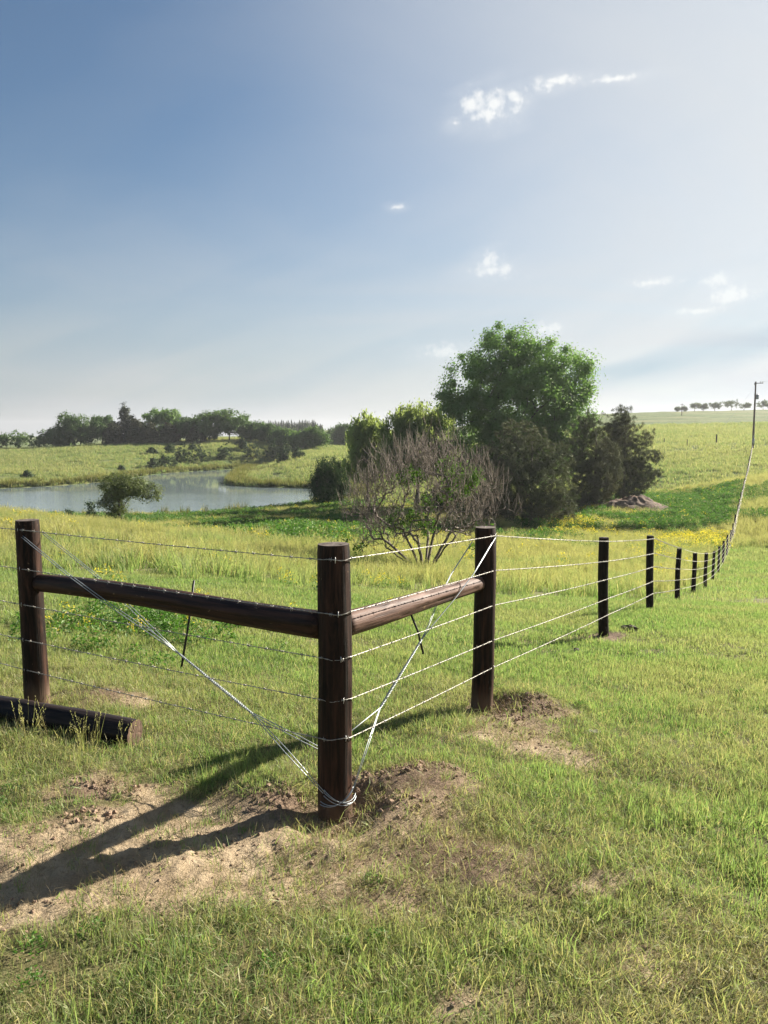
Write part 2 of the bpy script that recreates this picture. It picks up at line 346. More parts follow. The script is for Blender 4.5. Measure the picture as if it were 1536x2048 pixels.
def H(x, y, detail=True):
    x = np.atleast_1d(np.asarray(x, float)); y = np.atleast_1d(np.asarray(y, float))
    z = tps(x, y)
    d = -pond_d(x, y)
    out = d > 0
    shore = WATER + .12 + np.minimum(d, 30) * .05
    z = np.where(out, np.where(y > 60, shore + (np.maximum(z, shore) - shore) * sstep(d, 0, 16), z), WATER - .08 - np.minimum(-d, 14) * .09)
    z = np.where(out & (y > 40), np.maximum(z, WATER + .1), z)
    # gentle swells on the meadows and hills
    z = z + np.where(out, (fbm(x * .09, y * .09, 31, 3) - .5) * np.clip((y - 8) * .012, 0, .55) * sstep(d, 0, 10), 0)
    z = z + np.where(y > 140, (fbm(x * .03, y * .03, 37, 3) - .5) * 1.1 * sstep(d, 2, 25), 0)
    for cx, cy, r, h in MOUNDS:
        z = z + h * np.exp(-((x - cx) ** 2 + (y - cy) ** 2) / (r * r))
    if detail:
        k = y < 16
        foot = [np.exp(-(((x - a) ** 2 + (y - b) ** 2) / .24 ** 2) ** 2) for a, b in POSTS_MAIN.values()]; foot[0] = np.maximum(foot[0], np.exp(-(((x + .25) ** 2 + (y - 3.68) ** 2) / .22 ** 2) ** 2))
        if k.any():
            xs, ys = x[k], y[k]; b = bare(xs, ys)
            fade = sstep(ys, 16, 9)
            lump = (fbm(xs * 1.9, ys * 1.9, 11, 3) - .5) * .075 + (fbm(xs * 7, ys * 7, 13, 3) - .5) * (.02 + .010 * b) + (np.abs(fbm(xs * 17, ys * 17, 15, 3) - .5)) * .060 * b
            z[k] += lump * fade
        for f_, t_ in zip(foot, (-.085, -.02, -.165)): z = z * (1 - f_) + f_ * (t_ + (z - t_) * .12)
    return z
def Hs(x, y): return float(H(x, y)[0])

def build_ground():
    rows = [-60, -30, -16, -8, -4, -2, -.8, 0, .6, 1.0, 1.3]; yv = 1.5
    while yv < 2600: rows.append(yv); yv += max(.028, .0115 * yv if yv < 16 else .02 * yv)
    rows = np.array(rows); s = np.linspace(-1, 1, 361)
    wy = np.maximum(rows, 1.5) + 3.0
    X = wy[:, None] * (.56 * s + 1.1 * s ** 7)[None]; Y = np.repeat(rows[:, None], len(s), 1)
    x, y = X.ravel(), Y.ravel(); z = H(x, y)
    nr, nc = X.shape
    i, j = np.meshgrid(np.arange(nr - 1), np.arange(nc - 1), indexing='ij'); b = i * nc + j
    Q = np.stack([b, b + 1, b + nc + 1, b + nc], -1).reshape(-1, 4)
    m, N = new_mat('ground_soil_and_turf')
    pos = N.add('ShaderNodeNewGeometry').outputs['Position']
    A = lambda n: N.add('ShaderNodeAttribute', attribute_name=n).outputs['Fac']
    fine = N.noise(pos, 55.0, 5.0, 0.7); mid = N.noise(pos, 6.0, 5.0, 0.6); big = N.noise(pos, 0.5, 4.0, 0.6)
    sand = N.mix(N.ss(mid, 0.35, 0.65), rgb(.30, .225, .14), rgb(.46, .36, .235))
    sand = N.mix(N.math('MULTIPLY', N.ss(N.noise(pos, 24.0, 6.0, 0.75), 0.48, 0.66), 0.75), sand, rgb(.17, .12, .075))
    clay = N.mix(N.ss(fine, 0.35, 0.7), rgb(.10, .068, .046), rgb(.25, .175, .12))
    soil = N.mix(A('clay'), sand, clay)
    turf = N.mix(N.ss(mid, 0.35, 0.65), rgb(.085, .10, .035), rgb(.16, .14, .06))
    turf = N.mix(N.math('MULTIPLY', N.ss(fine, 0.5, 0.7), 0.5), turf, rgb(.30, .24, .13))
    col = N.mix(A('bare'), turf, soil)
    st = N.noise(N.scalev(pos, .35, 1.0, 1.0), 0.55, 6.0, 0.7, 0.6); st2 = N.noise(N.scalev(pos, .3, 1.0, 1.0), 0.09, 5.0, 0.65, 0.8)
    far = N.mix(N.ss(st, 0.36, 0.62), rgb(.06, .10, .026), rgb(.13, .175, .05))
    far = N.mix(N.math('MULTIPLY', N.ss(st2, 0.46, 0.66), 0.6), far, rgb(.23, .21, .085))
    col = N.mix(A('far'), col, far)
    col = N.mix(A('track'), col, rgb(.20, .145, .10))
    hgt = N.math('MULTIPLY_ADD', fine, 0.5, mid)
    b1 = N.add('ShaderNodeBump', {'Strength': 1.0, 'Distance': 0.035, 'Height': hgt}).outputs[0]
    b2 = N.add('ShaderNodeBump', {'Strength': N.math('MULTIPLY', A('far'), 0.9), 'Distance': 1.1, 'Height': st, 'Normal': b1}).outputs[0]
    finish(N, N.add('ShaderNodeBsdfPrincipled', {'Base Color': col, 'Roughness': 0.95, 'Normal': b2, 'Specular IOR Level': 0.2}).outputs[0])
    o = obj('ground', np.stack([x, y, z], 1), Q, None, m, kind='structure', label='grassy ground with bare sandy soil around the fence corner and rolling hills behind')
    me = o.data
    bm_ = np.where(y < 60, bare(x, y), 0); attr(me, 'bare', bm_)
    cl = np.zeros(len(x))
    for cx, cy, r in [(.16, 4.05, .40), (-.55, 3.93, .26), (1.05, 5.75, .45), (2.85, 9.6, .7), (.35, 3.15, .35), (-.1, 3.75, .2), (-2.1, 5.55, .25), (-1.55, 3.78, .22)]:
        cl = np.maximum(cl, np.exp(-((x - cx) ** 2 + (y - cy) ** 2) / (r * r)))
    attr(me, 'clay', np.clip(cl * 1.2 + np.where(y < 14, (fbm(x * 4, y * 4, 77, 3) - .5) * .6, 0), 0, 1))
    attr(me, 'far', sstep(y, 12, 45))
    # worn vehicle track across the hillside on the right
    ty = 122 + (x - 45) * -.12 + (fbm(x * .08, x * 0, 4, 2) - .5) * 6
    tr = np.exp(-((y - ty) / 2.4) ** 2) * sstep(x, 28, 36) * sstep(fbm(x * .2, y * .4, 8, 3), .36, .5)
    attr(me, 'track', np.clip(tr, 0, .85))
    return o
build_ground()

def build_pond():
    m, N = new_mat('pond_water')
    pos = N.add('ShaderNodeNewGeometry').outputs['Position']
    r1 = N.noise(N.scalev(pos, .5, 1.5, 1), 1.2, 4.0, 0.6, 0.3); r2 = N.noise(N.scalev(pos, .25, .5, 1), 0.12, 3.0, 0.5)
    # the wind ruffles the open water, the far arm in the lee stays calm
    amp = N.math('MULTIPLY_ADD', N.ss(r2, 0.35, 0.7), 0.5, 0.3)
    y = N.add('ShaderNodeSeparateXYZ', {0: pos}).outputs[1]
    amp = N.math('MULTIPLY', amp, N.math('MULTIPLY_ADD', N.ss(y, 128.0, 112.0), 0.92, 0.08))
    b = N.add('ShaderNodeBump', {'Strength': amp, 'Distance': 0.06, 'Height': r1}).outputs[0]
    finish(N, N.add('ShaderNodeBsdfPrincipled', {'Base Color': rgb(.19, .24, .245), 'Roughness': 0.03, 'IOR': 1.5, 'Normal': b}).outputs[0])
    c = POND.mean(0); P = []
    for i in range(len(POND)):
        a, p, n = POND[i - 1], POND[i], POND[(i + 1) % len(POND)]
        t = n - a; nn = np.array([t[1], -t[0]]); nn /= np.linalg.norm(nn); P.append(p + nn * 3.0)
    me = bpy.data.meshes.new('pond'); me.from_pydata([(p[0], p[1], WATER) for p in P], [], [list(range(len(P)))]); me.materials.append(m)
    link(bpy.data.objects.new('pond', me), None, kind='structure', label='pale blue farm pond with a narrow arm reaching back between grassy banks')
build_pond()

# ------------------------------------------------------------------ the fence
M_POST = wood_mat('stained_post_wood', (.007, .005, .004), (.036, .018, .012), (.10, .045, .027), 'Z', 0.6, 0.55, .25)
M_LINE = wood_mat('line_post_wood', (.008, .006, .005), (.026, .015, .012), (.038, .022, .016), 'Z', 0.6)
M_RAIL_D = wood_mat('shaded_rail_wood', (.014, .008, .006), (.055, .027, .018), (.09, .043, .027), 'X', 0.5, 0.5)  # rail timber with the shade of its backlit side in the darker colour
M_RAIL_L = wood_mat('sunlit_weathered_rail_wood', (.05, .027, .02), (.14, .08, .058), (.23, .145, .11), 'X', 0.55, 0.6)  # weathered rail timber, with sunlight put into the lighter colour
M_LOG = wood_mat('creosoted_log_wood', (.010, .008, .008), (.03, .022, .02), (.045, .03, .026), 'X', 0.42)
M_END = wood_mat('cut_end_grain', (.07, .045, .032), (.15, .10, .07), (.11, .07, .05), 'Z', 0.8)
M_TOP = plain_mat('weathered_post_top', (.10, .075, .06), 0.85, 0, .4, 60)
M_WIRE = plain_mat('galvanised_barbed_wire', (.33, .31, .275), 0.5, .5, .2, 80)
M_BRACE = plain_mat('bright_brace_wire', (.37, .40, .41), 0.46, .5, .15, 60)
M_STEEL = plain_mat('blackened_twist_rod', (.02, .019, .02), 0.5, .4, .3, 40)
M_STAPLE = plain_mat('zinc_staple', (.55, .55, .53), 0.4, .6, .1, 60)

def timber(L, r0, r1, seed, k=28, n=36, round_end=0.0, lump=.017, checks=3):
    """a round timber along +Z from 0 to L: slight sweep, lumps and drying checks; returns bag of the side and caps"""
    rg = np.random.default_rng(seed); t = np.linspace(0, 1, n); th = np.arange(k) * 2 * math.pi / k
    R = (r0 + (r1 - r0) * t)[:, None] * np.ones(k)[None]
    R = R * (1 + (fbm(np.cos(th)[None] * 1.3 + seed + t[:, None] * 3, np.sin(th)[None] * 1.3 + t[:, None] * 2.1, seed, 3) - .5) * lump * 7)
    for c in range(checks):
        a = rg.uniform(0, 2 * math.pi) + np.sin(t * rg.uniform(2, 6)) * .12; lo = rg.uniform(-.1, .55); hi = lo + rg.uniform(.3, .6)
        da = np.abs((th[None] - a[:, None] + math.pi) % (2 * math.pi) - math.pi)
        R = R - .008 * (da < .13) * ((t > lo) & (t < hi))[:, None]
    if round_end:
        e = np.minimum(t, 1 - t) * L / (r0 * round_end); R = R * np.where(e < 1, np.sqrt(np.clip(1 - (1 - e) ** 2, .16, 1)), 1)[:, None]
    else:
        R[-1] *= .965; R[0] *= .97
    cx = (fbm(t * 1.4 + seed, t * 0, 3, 2) - .5) * .03 * min(L, 2); cy = (fbm(t * 1.4 - seed, t * 0 + 4, 5, 2) - .5) * .03 * min(L, 2)
    V = np.stack([cx[:, None] + R * np.cos(th), cy[:, None] + R * np.sin(th), (t * L)[:, None] * np.ones(k)], -1).reshape(-1, 3)
    i, j = np.meshgrid(np.arange(n - 1), np.arange(k), indexing='ij'); j2 = (j + 1) % k
    Q = np.stack([i * k + j, i * k + j2, (i + 1) * k + j2, (i + 1) * k + j], -1).reshape(-1, 4)
    caps = []
    for row, flip in ((0, True), (n - 1, False)):
        ring = V[row * k:(row + 1) * k]; ctr = ring.mean(0); rows = [ring, ctr + (ring - ctr) * .55, ctr[None]]
        W = np.concatenate(rows); W[k:, 2] += rg.uniform(-.002, .003, len(W) - k)
        a = np.arange(k); b = (a + 1) % k
        CQ = np.stack([a, b, k + b, k + a], 1); CT = np.stack([k + a, k + b, np.full(k, 2 * k)], 1)
        caps.append((W, CQ[:, ::-1] if flip else CQ, CT[:, ::-1] if flip else CT))
    return V, Q, caps

FENCE = empty('wire_fence', (-.25, 3.85, 0), category='fence', label='dark wooden post and barbed wire fence with braced corner, running down and up the hill')
FO = np.array([-.25, 3.85, 0.0])
def fence_post(name, x, y, zb, zt, r0, r1, mat, seed, lean=(0, 0), label=None, detail=True, topmat=None):
    L = zt - zb
    V, Q, caps = timber(L, r0, r1, seed, 28 if detail else 12, 40 if detail else 10, checks=4 if detail else 1)
    b = Bag(); b.add(V, Q); b.add(caps[0][0], caps[0][1], caps[0][2])
    o = b.obj(name, mat, FENCE); o.location = np.array([x, y, zb]) - FO; o.rotation_euler = (lean[0], lean[1], seed * 1.7)
    W, CQ, CT = caps[1]; W = W.copy(); W[:, 2] += .001
    c = obj('post_top', W, CQ, CT, topmat or mat, o, smooth=False)
    if label: o['label'] = label
    return o
dL = np.array([-2.2, 1.45]); dL /= np.linalg.norm(dL); nL = np.array([dL[1] * -1, dL[0]]); nL = nL if nL[1] < 0 else -nL
dR = np.array([.985, 1.77]); dR /= np.linalg.norm(dR); nR = np.array([dR[1], -dR[0]])
cx, cy = POSTS_MAIN['corner']; lx, ly = POSTS_MAIN['left']; rx, ry = POSTS_MAIN['right']
fence_post('corner_post', cx, cy, -.30, 1.352, .092, .082, M_POST, 3, (.004, -.006), 'thick dark brown corner post wrapped with wire at its foot', topmat=M_TOP)
fence_post('post', lx, ly, -.2, 1.315, .084, .078, M_POST, 8, (0, -.008), 'dark brace post at the left with the fallen log before it', topmat=M_TOP)
fence_post('post', rx, ry, -.35, 1.225, .082, .077, M_POST, 14, (0, .003), 'dark brace post at the far end of the lighter rail', topmat=M_TOP)
fence_post('post', lx + dL[0] * 3.4, ly + dL[1] * 3.4, -.2, 1.25, .07, .066, M_LINE, 19)
LINE = [(2.80, 9.6), (4.47, 12.76)]
yy = 17.3
while yy < 134: LINE.append((4.47 + .49 * (yy - 12.76), yy)); yy += 4.55
line_info = []
rgp = np.random.default_rng(5)
for i, (x, y) in enumerate(LINE):
    zb = Hs(x, y); h = 1.26 if i < 2 else 1.25 + rgp.uniform(-.05, .06)
    r = [.066, .062][i] if i < 2 else .058 + rgp.uniform(-.004, .006)
    fence_post('post', x, y, zb - .25, zb + h, r, r * .94, M_LINE, 30 + i, (rgp.normal(0, .012), rgp.normal(0, .012)), detail=i < 4)
    line_info.append((x, y, zb, r))
def rail(p0, p1, r0, r1, mat, seed, label):
    p0, p1 = np.array(p0), np.array(p1); L = np.linalg.norm(p1 - p0)
    V, Q, caps = timber(L, r0, r1, seed, 28, 60, round_end=.55, checks=5)
    b = Bag()
    f = lambda W: np.stack([W[:, 2], W[:, 0], W[:, 1]], 1)
    b.add(f(V), Q)
    for W, CQ, CT in caps: b.add(f(W), CQ, CT)
    o = b.obj('brace_rail', mat, FENCE, label=label); o.location = p0 - FO
    o.rotation_euler = Vector(p1 - p0).to_track_quat('X', 'Z').to_euler()
    return o
C2, L2, R2 = np.array([cx, cy]), np.array([lx, ly]), np.array([rx, ry])
a = C2 + dL * .045; e = L2 - dL * .045
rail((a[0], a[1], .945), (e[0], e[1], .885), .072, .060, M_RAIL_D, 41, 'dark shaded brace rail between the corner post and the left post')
dRR = (R2 - C2) / np.linalg.norm(R2 - C2)
a = C2 + dRR * .045; e = R2 - dRR * .055
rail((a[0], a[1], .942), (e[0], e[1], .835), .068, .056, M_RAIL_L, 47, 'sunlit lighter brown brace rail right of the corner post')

# five strands of barbed wire, each one running from the far left round the corner post and along the line of posts
HL = [1.256, .985, .735, .487, .273]; HC = [1.285, 1.012, .782, .568, .368]; HR = [1.168, .911, .652, .388, .182]; HP = [1.215, .97, .745, .50, .29]
def strand_path(i):
    P = []
    def pt(p2, n, r, z): q = np.array(p2) + n * (r + .004); P.append((q[0], q[1], z))
    f = L2 + dL * 3.4; pt(f, nL, .068, HL[i] - .03); pt(L2, nL, .085, HL[i])
    a0, a1 = math.atan2(nL[1], nL[0]), math.atan2(nR[1], nR[0])
    if a1 < a0: a1 += 2 * math.pi
    for t in np.linspace(0, 1, 9):
        an = a0 + (a1 - a0) * t; pt(C2, np.array([math.cos(an), math.sin(an)]), .0935 - .003 * HC[i], HC[i] + .004 * math.sin(t * 7 + i))
    pt(R2, nR, .084, HR[i])
    for (x, y, zb, r) in line_info: pt((x, y), nR, r, zb + HP[i])
    return np.array(P)
def resample(P, step):
    out = [P[0]]; brk = []
    for a, b in zip(P[:-1], P[1:]):
        L = np.linalg.norm(b - a); st = step(a, b); n = max(1, int(L / st)); sag = .004 * L if L > 1 else 0
        for k in range(1, n + 1):
            t = k / n; q = a + (b - a) * t; q = q.copy(); q[2] -= sag * 4 * t * (1 - t) * .5; out.append(q)
    return np.array(out)
for i in range(5):
    P = strand_path(i); near = P[:15]; far = P[14:]            # posts up to about 22 m carry the twisted pair
    S = resample(near, lambda a, b: .016); b = Bag()
    arc = np.concatenate([[0], np.cumsum(np.linalg.norm(np.diff(S, axis=0), axis=1))])
    D = np.gradient(S, axis=0); A, B = frames(D); ph = arc / .075 * 2 * math.pi
    thick = .0017 + .0008 * sstep(S[:, 1], 4, 16)
    for o in (0, math.pi):
        off = (np.cos(ph + o)[:, None] * A + np.sin(ph + o)[:, None] * B) * (thick * 1.05)[:, None]
        tube(b, S + off, thick, 4)
    F = resample(far, lambda a, b: 1.2); tube(b, F, .0036 + .0020 * sstep(F[:, 1], 20, 60), 4)
    w = b.obj('barbed_wire', M_WIRE, FENCE, label=['topmost', 'second highest', 'middle', 'second lowest', 'lowest'][i] + ' barbed wire strand'); w.location = -FO
    # barbs every 12 cm or so
    bb = Bag(); rg = np.random.default_rng(100 + i); s = .05
    while s < arc[-1]:
        k = np.searchsorted(arc, s); c = S[min(k, len(S) - 1)]; d = D[min(k, len(S) - 1)]; d = d / np.linalg.norm(d)
        Aa, Bb = frames(d[None]); sc_ = 1 + .5 * float(sstep(c[1], 5, 14))
        for q in range(2):
            an = rg.uniform(0, math.pi); v = (math.cos(an) * Aa[0] + math.sin(an) * Bb[0]) * .0125 * sc_; sh = d * (.004 if q else -.004)
            tube(bb, np.array([c + sh - v, c + sh + d * .002, c + sh * 1.6 + v]), [.0006, .0019 * sc_, .0006], 4, False)
        tube(bb, np.array([c - d * .008, c + d * .008]), .0042 * sc_, 6)
        s += rg.uniform(.115, .135)
    bb.obj('barbs', M_WIRE, w, kind='stuff')
    # staples holding the strand to the three brace posts
    for (p2, n, rr, z) in ((C2, np.array([math.sin(.1 + i * .13), -math.cos(.1 + i * .13)]), .088, HC[i]), (L2, nL, .083, HL[i]), (R2, nR, .081, HR[i])):
        st = Bag()
        n3 = np.array([n[0], n[1], 0]); c = np.array([p2[0], p2[1], z]) + n3 * rr; up = np.array([0, 0, .014])
        tube(st, np.array([c - up, c - up + n3 * .010, c + n3 * .013, c + up + n3 * .010, c + up]), .0022, 5); st.obj('staple', M_STAPLE, w)

# the diagonal brace wires, twisted tight with a rod
def brace_wire(TA, TB, TW0, TW1, B0, B1, C, rc, wrapz, wa0, wa1, label, rod, seed, bow=np.zeros(3)):
    b = Bag(); rg = np.random.default_rng(seed)
    TA, TB, TW0, TW1, B0, B1 = [np.array(v, float) for v in (TA, TB, TW0, TW1, B0, B1)]
    for k, (T, Bt) in enumerate(((TA, B0), (TB, B1))):
        for d in (-1, 1):
            o = np.array([.0035 * d, 0, .0035 * d]); mid = TW0 + o
            tube(b, np.array([T + o * 1.4, T * .62 + mid * .38 + o + bow * (1, -1)[k], T * .38 + mid * .62 + o + bow * .8 * (1, -1)[k], T * .12 + mid * .88 + o + bow * .1 * (1, -1)[k], mid]), .0024, 6)
            tube(b, np.array([TW1 + o, TW1 * .5 + Bt * .5 + o * 2, Bt + o]), .0024, 6)
    L = np.linalg.norm(TW1 - TW0); n = int(L / .006); t = np.linspace(0, 1, n); S = TW0 + (TW1 - TW0) * t[:, None]
    A, B = frames(np.repeat((TW1 - TW0)[None], n, 0))
    ph = t * L / .055 * 2 * math.pi + .8 * np.sin(t * 9)
    rad = .0042 + .0025 * sstep(t, .25, .6) * (1 - sstep(t, .8, 1))
    for q in range(4):
        tube(b, S + (np.cos(ph + q * math.pi / 2)[:, None] * A + np.sin(ph + q * math.pi / 2)[:, None] * B) * rad[:, None], .0024, 5)
    # turns round the foot of the corner post
    for q, (z0, z1) in enumerate(wrapz):
        an = np.linspace(wa0, wa1, 24)
        tube(b, np.stack([C[0] + np.cos(an) * (rc + .003 + .003 * (q % 2)), C[1] + np.sin(an) * (rc + .003 + .003 * (q % 2)), z0 + (z1 - z0) * (np.linspace(0, 1, 24) ** 1.0) - .03 * np.sin(np.linspace(0, math.pi, 24))], 1), .0022, 6)
    o = b.obj('brace_wire', M_BRACE, FENCE, label=label); o.location = -FO
    rb = Bag(); tube(rb, np.array(rod), .0068, 8); r = rb.obj('twist_rod', M_STEEL, FENCE, label='thin dark rod twisting the ' + label.split(' ')[0] + ' brace wire'); r.location = -FO
l3 = lambda p2, z: (p2[0], p2[1], z)
lerp2 = lambda A, B, t: A + (B - A) * t
# left: top of the left post down to the foot of the corner post
tL = lambda t: lerp2(L2, C2, t)
pl = np.array([-dL[1], dL[0]]); pl = pl if pl[1] < 0 else -pl
brace_wire(l3(L2 + pl * .082 + dL * .03, 1.235), l3(L2 - pl * .080 - dL * .02, 1.215), l3(tL(.55) + pl * .012, .62), l3(tL(.78), .35), l3(C2 + pl * .103, .085), l3(C2 - pl * .103 + dL * .02, .17),
           (cx, cy), .0985, [(.085, .045), (.07, .03), (.10, .02)], math.atan2(pl[1], pl[0]), math.atan2(pl[1], pl[0]) + 2.1, 'left brace wire running from post top to corner foot',
           [l3(tL(.575) - pl * .088, 1.035), l3(tL(.572) - pl * .05, .80), l3(tL(.56) - pl * .01, .52)], 1, np.array([pl[0], pl[1], 0]) * .034)
tR = lambda t: lerp2(R2, C2, t); pr = nR
brace_wire(l3(R2 + pr * .080 + dR * .03, 1.155), l3(R2 - pr * .080 - dR * .02, 1.12), l3(tR(.52) + pr * .012, .63), l3(tR(.77), .35), l3(C2 + pr * .103, .085), l3(C2 - pr * .103 + dR * .03, .22),
           (cx, cy), .0985, [(.03, .085), (.015, .10)], math.atan2(pr[1], pr[0]) - 1.9, math.atan2(pr[1], pr[0]), 'right brace wire running from post top to corner foot',
           [l3(tR(.565) - pr * .06, .90), l3(tR(.53) - pr * .0, .68), l3(tR(.515) + pr * .02, .54)], 2, np.array([pr[0], pr[1], 0]) * .032)

# fallen log in front of the left post
def build_log():
    p1 = np.array([-1.555, 4.67]); p0 = np.array([-4.1, 5.42]); L = np.linalg.norm(p1 - p0)
    z1, z0 = Hs(*p1) + .082, Hs(*p0) + .07
    V, Q, caps = timber(L, .088, .086, 61, 30, 40, checks=4)
    o = empty('log', (p0[0], p0[1], z0), category='log', label='dark round log lying in the grass in front of the left fence post')
    o.rotation_euler = Vector((p1[0] - p0[0], p1[1] - p0[1], z1 - z0)).to_track_quat('X', 'Z').to_euler()
    f = lambda W: np.stack([W[:, 2], W[:, 0], W[:, 1]], 1)
    obj('bark_side', f(V), Q, None, M_LOG, o)
    for W, CQ, CT in caps: obj('cut_end', f(W), CQ, CT, M_END, o, smooth=False)
build_log()

# ------------------------------------------------------------------ trees
def grow(trunk, targets, seg, e=2.3, tip=.006, up=.35, pen=.25, wig=.12, seed=1):
    """grow branches from the trunk nodes to the targets; returns node positions, parents and radii"""
    rg = np.random.default_rng(seed)
    T = np.asarray(targets, float); base = trunk[0]
    T = T[np.argsort(np.linalg.norm(T - base, axis=1))]
    cap = len(trunk) + int(sum(np.linalg.norm(T - base, axis=1)) / seg) + 6 * len(T) + 10
    P = np.zeros((cap, 3)); par = np.full(cap, -1); pl = np.zeros(cap); n = len(trunk)
    P[:n] = trunk; par[1:n] = np.arange(n - 1); pl[1:n] = np.cumsum(np.linalg.norm(np.diff(trunk, axis=0), axis=1))
    for t in T:
        d = np.linalg.norm(P[:n] - t, axis=1); k = int(np.argmin(d + pen * pl[:n]))
        L = d[k]; m = max(2, int(math.ceil(L / seg)))
        d0 = P[k] - P[par[k]] if par[k] >= 0 else np.array([0, 0, 1.0]); d0 = d0 / max(np.linalg.norm(d0), 1e-6)
        side = (t - P[k]) / max(L, 1e-6)
        c1 = P[k] + (d0 * .4 + side * .6) * L * .38; c2 = t - (side * (1 - up) + np.array([0, 0, up])) * L * .35
        s = np.linspace(0, 1, m + 1)[1:, None]
        Q = (1 - s) ** 3 * P[k] + 3 * (1 - s) ** 2 * s * c1 + 3 * (1 - s) * s * s * c2 + s ** 3 * t
        Q[:-1] += rg.normal(0, wig * seg, (m - 1, 3))
        P[n:n + m] = Q; par[n] = k; par[n + 1:n + m] = np.arange(n, n + m - 1)
        pl[n:n + m] = pl[k] + L * s[:, 0]; n += m
    P, par = P[:n], par[:n]; R = np.zeros(n); hasc = np.zeros(n, bool); hasc[par[par >= 0]] = True
    acc = np.where(hasc, 0, tip ** e)
    for i in range(n - 1, 0, -1): acc[par[i]] += acc[i]          # children always follow their parents
    return P, par, acc ** (1 / e)
def branch_bag(P, par, R, k=5, rmax=None, flare=None):
    if rmax: R = np.minimum(R, rmax)
    i = np.arange(1, len(P)); i = i[par[i] >= 0]; r0 = np.minimum(R[par[i]], R[i] * 1.6)
    b = Bag(); edges_tube(b, P[par[i]], P[i] + (P[i] - P[par[i]]) * .06, r0, R[i] * .97, k); return b

def leaf_quads(C, size, nrm, rg, aspect=.55, axis=None):
    """one small bent rhomb per leaf centre"""
    n = len(C); A = rg.normal(size=(n, 3)) if axis is None else axis + rg.normal(size=(n, 3)) * .35
    N_ = nrm / np.maximum(np.linalg.norm(nrm, axis=1, keepdims=True), 1e-6)
    A = A - N_ * (A * N_).sum(1, keepdims=True); A /= np.maximum(np.linalg.norm(A, axis=1, keepdims=True), 1e-6)
    B = np.cross(N_, A); s = (size * rg.uniform(.6, 1.35, n))[:, None]
    V = np.stack([C - A * s, C + B * s * aspect + N_ * s * .12, C + A * s, C - B * s * aspect + N_ * s * .12], 1).reshape(-1, 3)
    return V, np.arange(n * 4).reshape(-1, 4)
def lobe_points(lobes, n, rg, shell=.62, flat=None):
    lobes = np.asarray(lobes, float); w = (lobes[:, 3] * lobes[:, 4] * lobes[:, 5]) ** .7; k = rg.choice(len(lobes), n, p=w / w.sum())
    d = rg.normal(size=(n, 3)); d /= np.linalg.norm(d, axis=1, keepdims=True)
    r = shell + (1 - shell) * rg.random(n) ** .8; inner = rg.random(n) < .18; r = np.where(inner, rg.random(n) * shell, r)
    return lobes[k, :3] + d * lobes[k, 3:] * r[:, None], d
def leafy_tree(name, base, lobes, ncl, per, leaf, clr, mats, seed, label, group=None, category='tree', trunk_r=.3, trunk_top=None, seg=.8, aspect=.55, droop=0.0, tip=.012, jag=0.0, limbs=1.0, mesh_only=False):
    """a tree with a trunk, limbs that reach its leaf clumps, and a crown of single leaves; positions local to the base"""
    rg = np.random.default_rng(seed)
    C, d = lobe_points(lobes, ncl, rg)
    if jag: C = C + d * rg.exponential(jag, ncl)[:, None]
    cs = clr * rg.uniform(.55, 1.35, ncl)
    k = np.repeat(np.arange(ncl), per); off = rg.normal(size=(len(k), 3)) * cs[k][:, None] * np.array([.62, .62, .5])
    if droop:
        q = rg.random(len(k)); off[:, :2] *= .5; off[:, 2] -= q * droop * rg.uniform(.4, 1.2, ncl)[k]
    L = C[k] + off
    kp = L[:, 2] > .05; L = L[kp]; off = off[kp]
    off = off[:len(L)]; nrm = rg.normal(size=L.shape) * .6 + off / np.maximum(np.linalg.norm(off, axis=1, keepdims=True), 1e-6) * 1.1 + (L - np.mean(C, 0)) / max(np.ptp(C[:, 2]), 1) * .9 + [0, 0, .3]
    if droop: nrm = rg.normal(size=L.shape) * [1, 1, .25]
    V, Q = leaf_quads(L, leaf, nrm, rg, aspect, np.tile([0, 0, -1.0], (len(L), 1)) if droop else None)
    o = empty(name, base, category=category, label=label)
    if group: o['group'] = group
    obj('crown', V, Q, None, mats[0], o, smooth=False)
    zt = trunk_top or float(np.percentile(C[:, 2], 35))
    tr = np.stack([np.linspace(0, 1, 7) * (np.median(C[:, 0]) * .5) + rg.normal(0, .03 * trunk_r * 3, 7), rg.normal(0, .03 * trunk_r * 3, 7), np.linspace(-.3, zt, 7)], 1)
    sel = C[rg.random(ncl) < limbs] if limbs < 1 else C
    P, par, R = grow(tr, sel, seg, tip=tip, seed=seed); R = R / max(R[1], 1e-6) * trunk_r if R[1] > trunk_r else R * 1.0
    R[:2] = np.maximum(R[:2], trunk_r); R = np.maximum(R, tip * .6)
    branch_bag(P, par, R).obj('trunk', mats[1], o)
    return o
def scale_lobes(px, Yd, base, lst, depth=.8, seed=0):
    """crown lobes given as picture-plane ellipses at distance Yd -> local lobes with depth of their own"""
    rg = np.random.default_rng(seed); out = []
    for (x, y, rx, ry) in lst:
        c = at(x, y, Yd) - base; k = Yd / FPX
        out.append((c[0], rg.uniform(-.55, .55) * rx * k * depth, c[2], rx * k, max(rx, ry * .7) * k * depth, ry * k))
    return out
def base_at(px, Yd):
    x = (px - 768) / FPX * Yd; return np.array([x, Yd, Hs(x, Yd)])

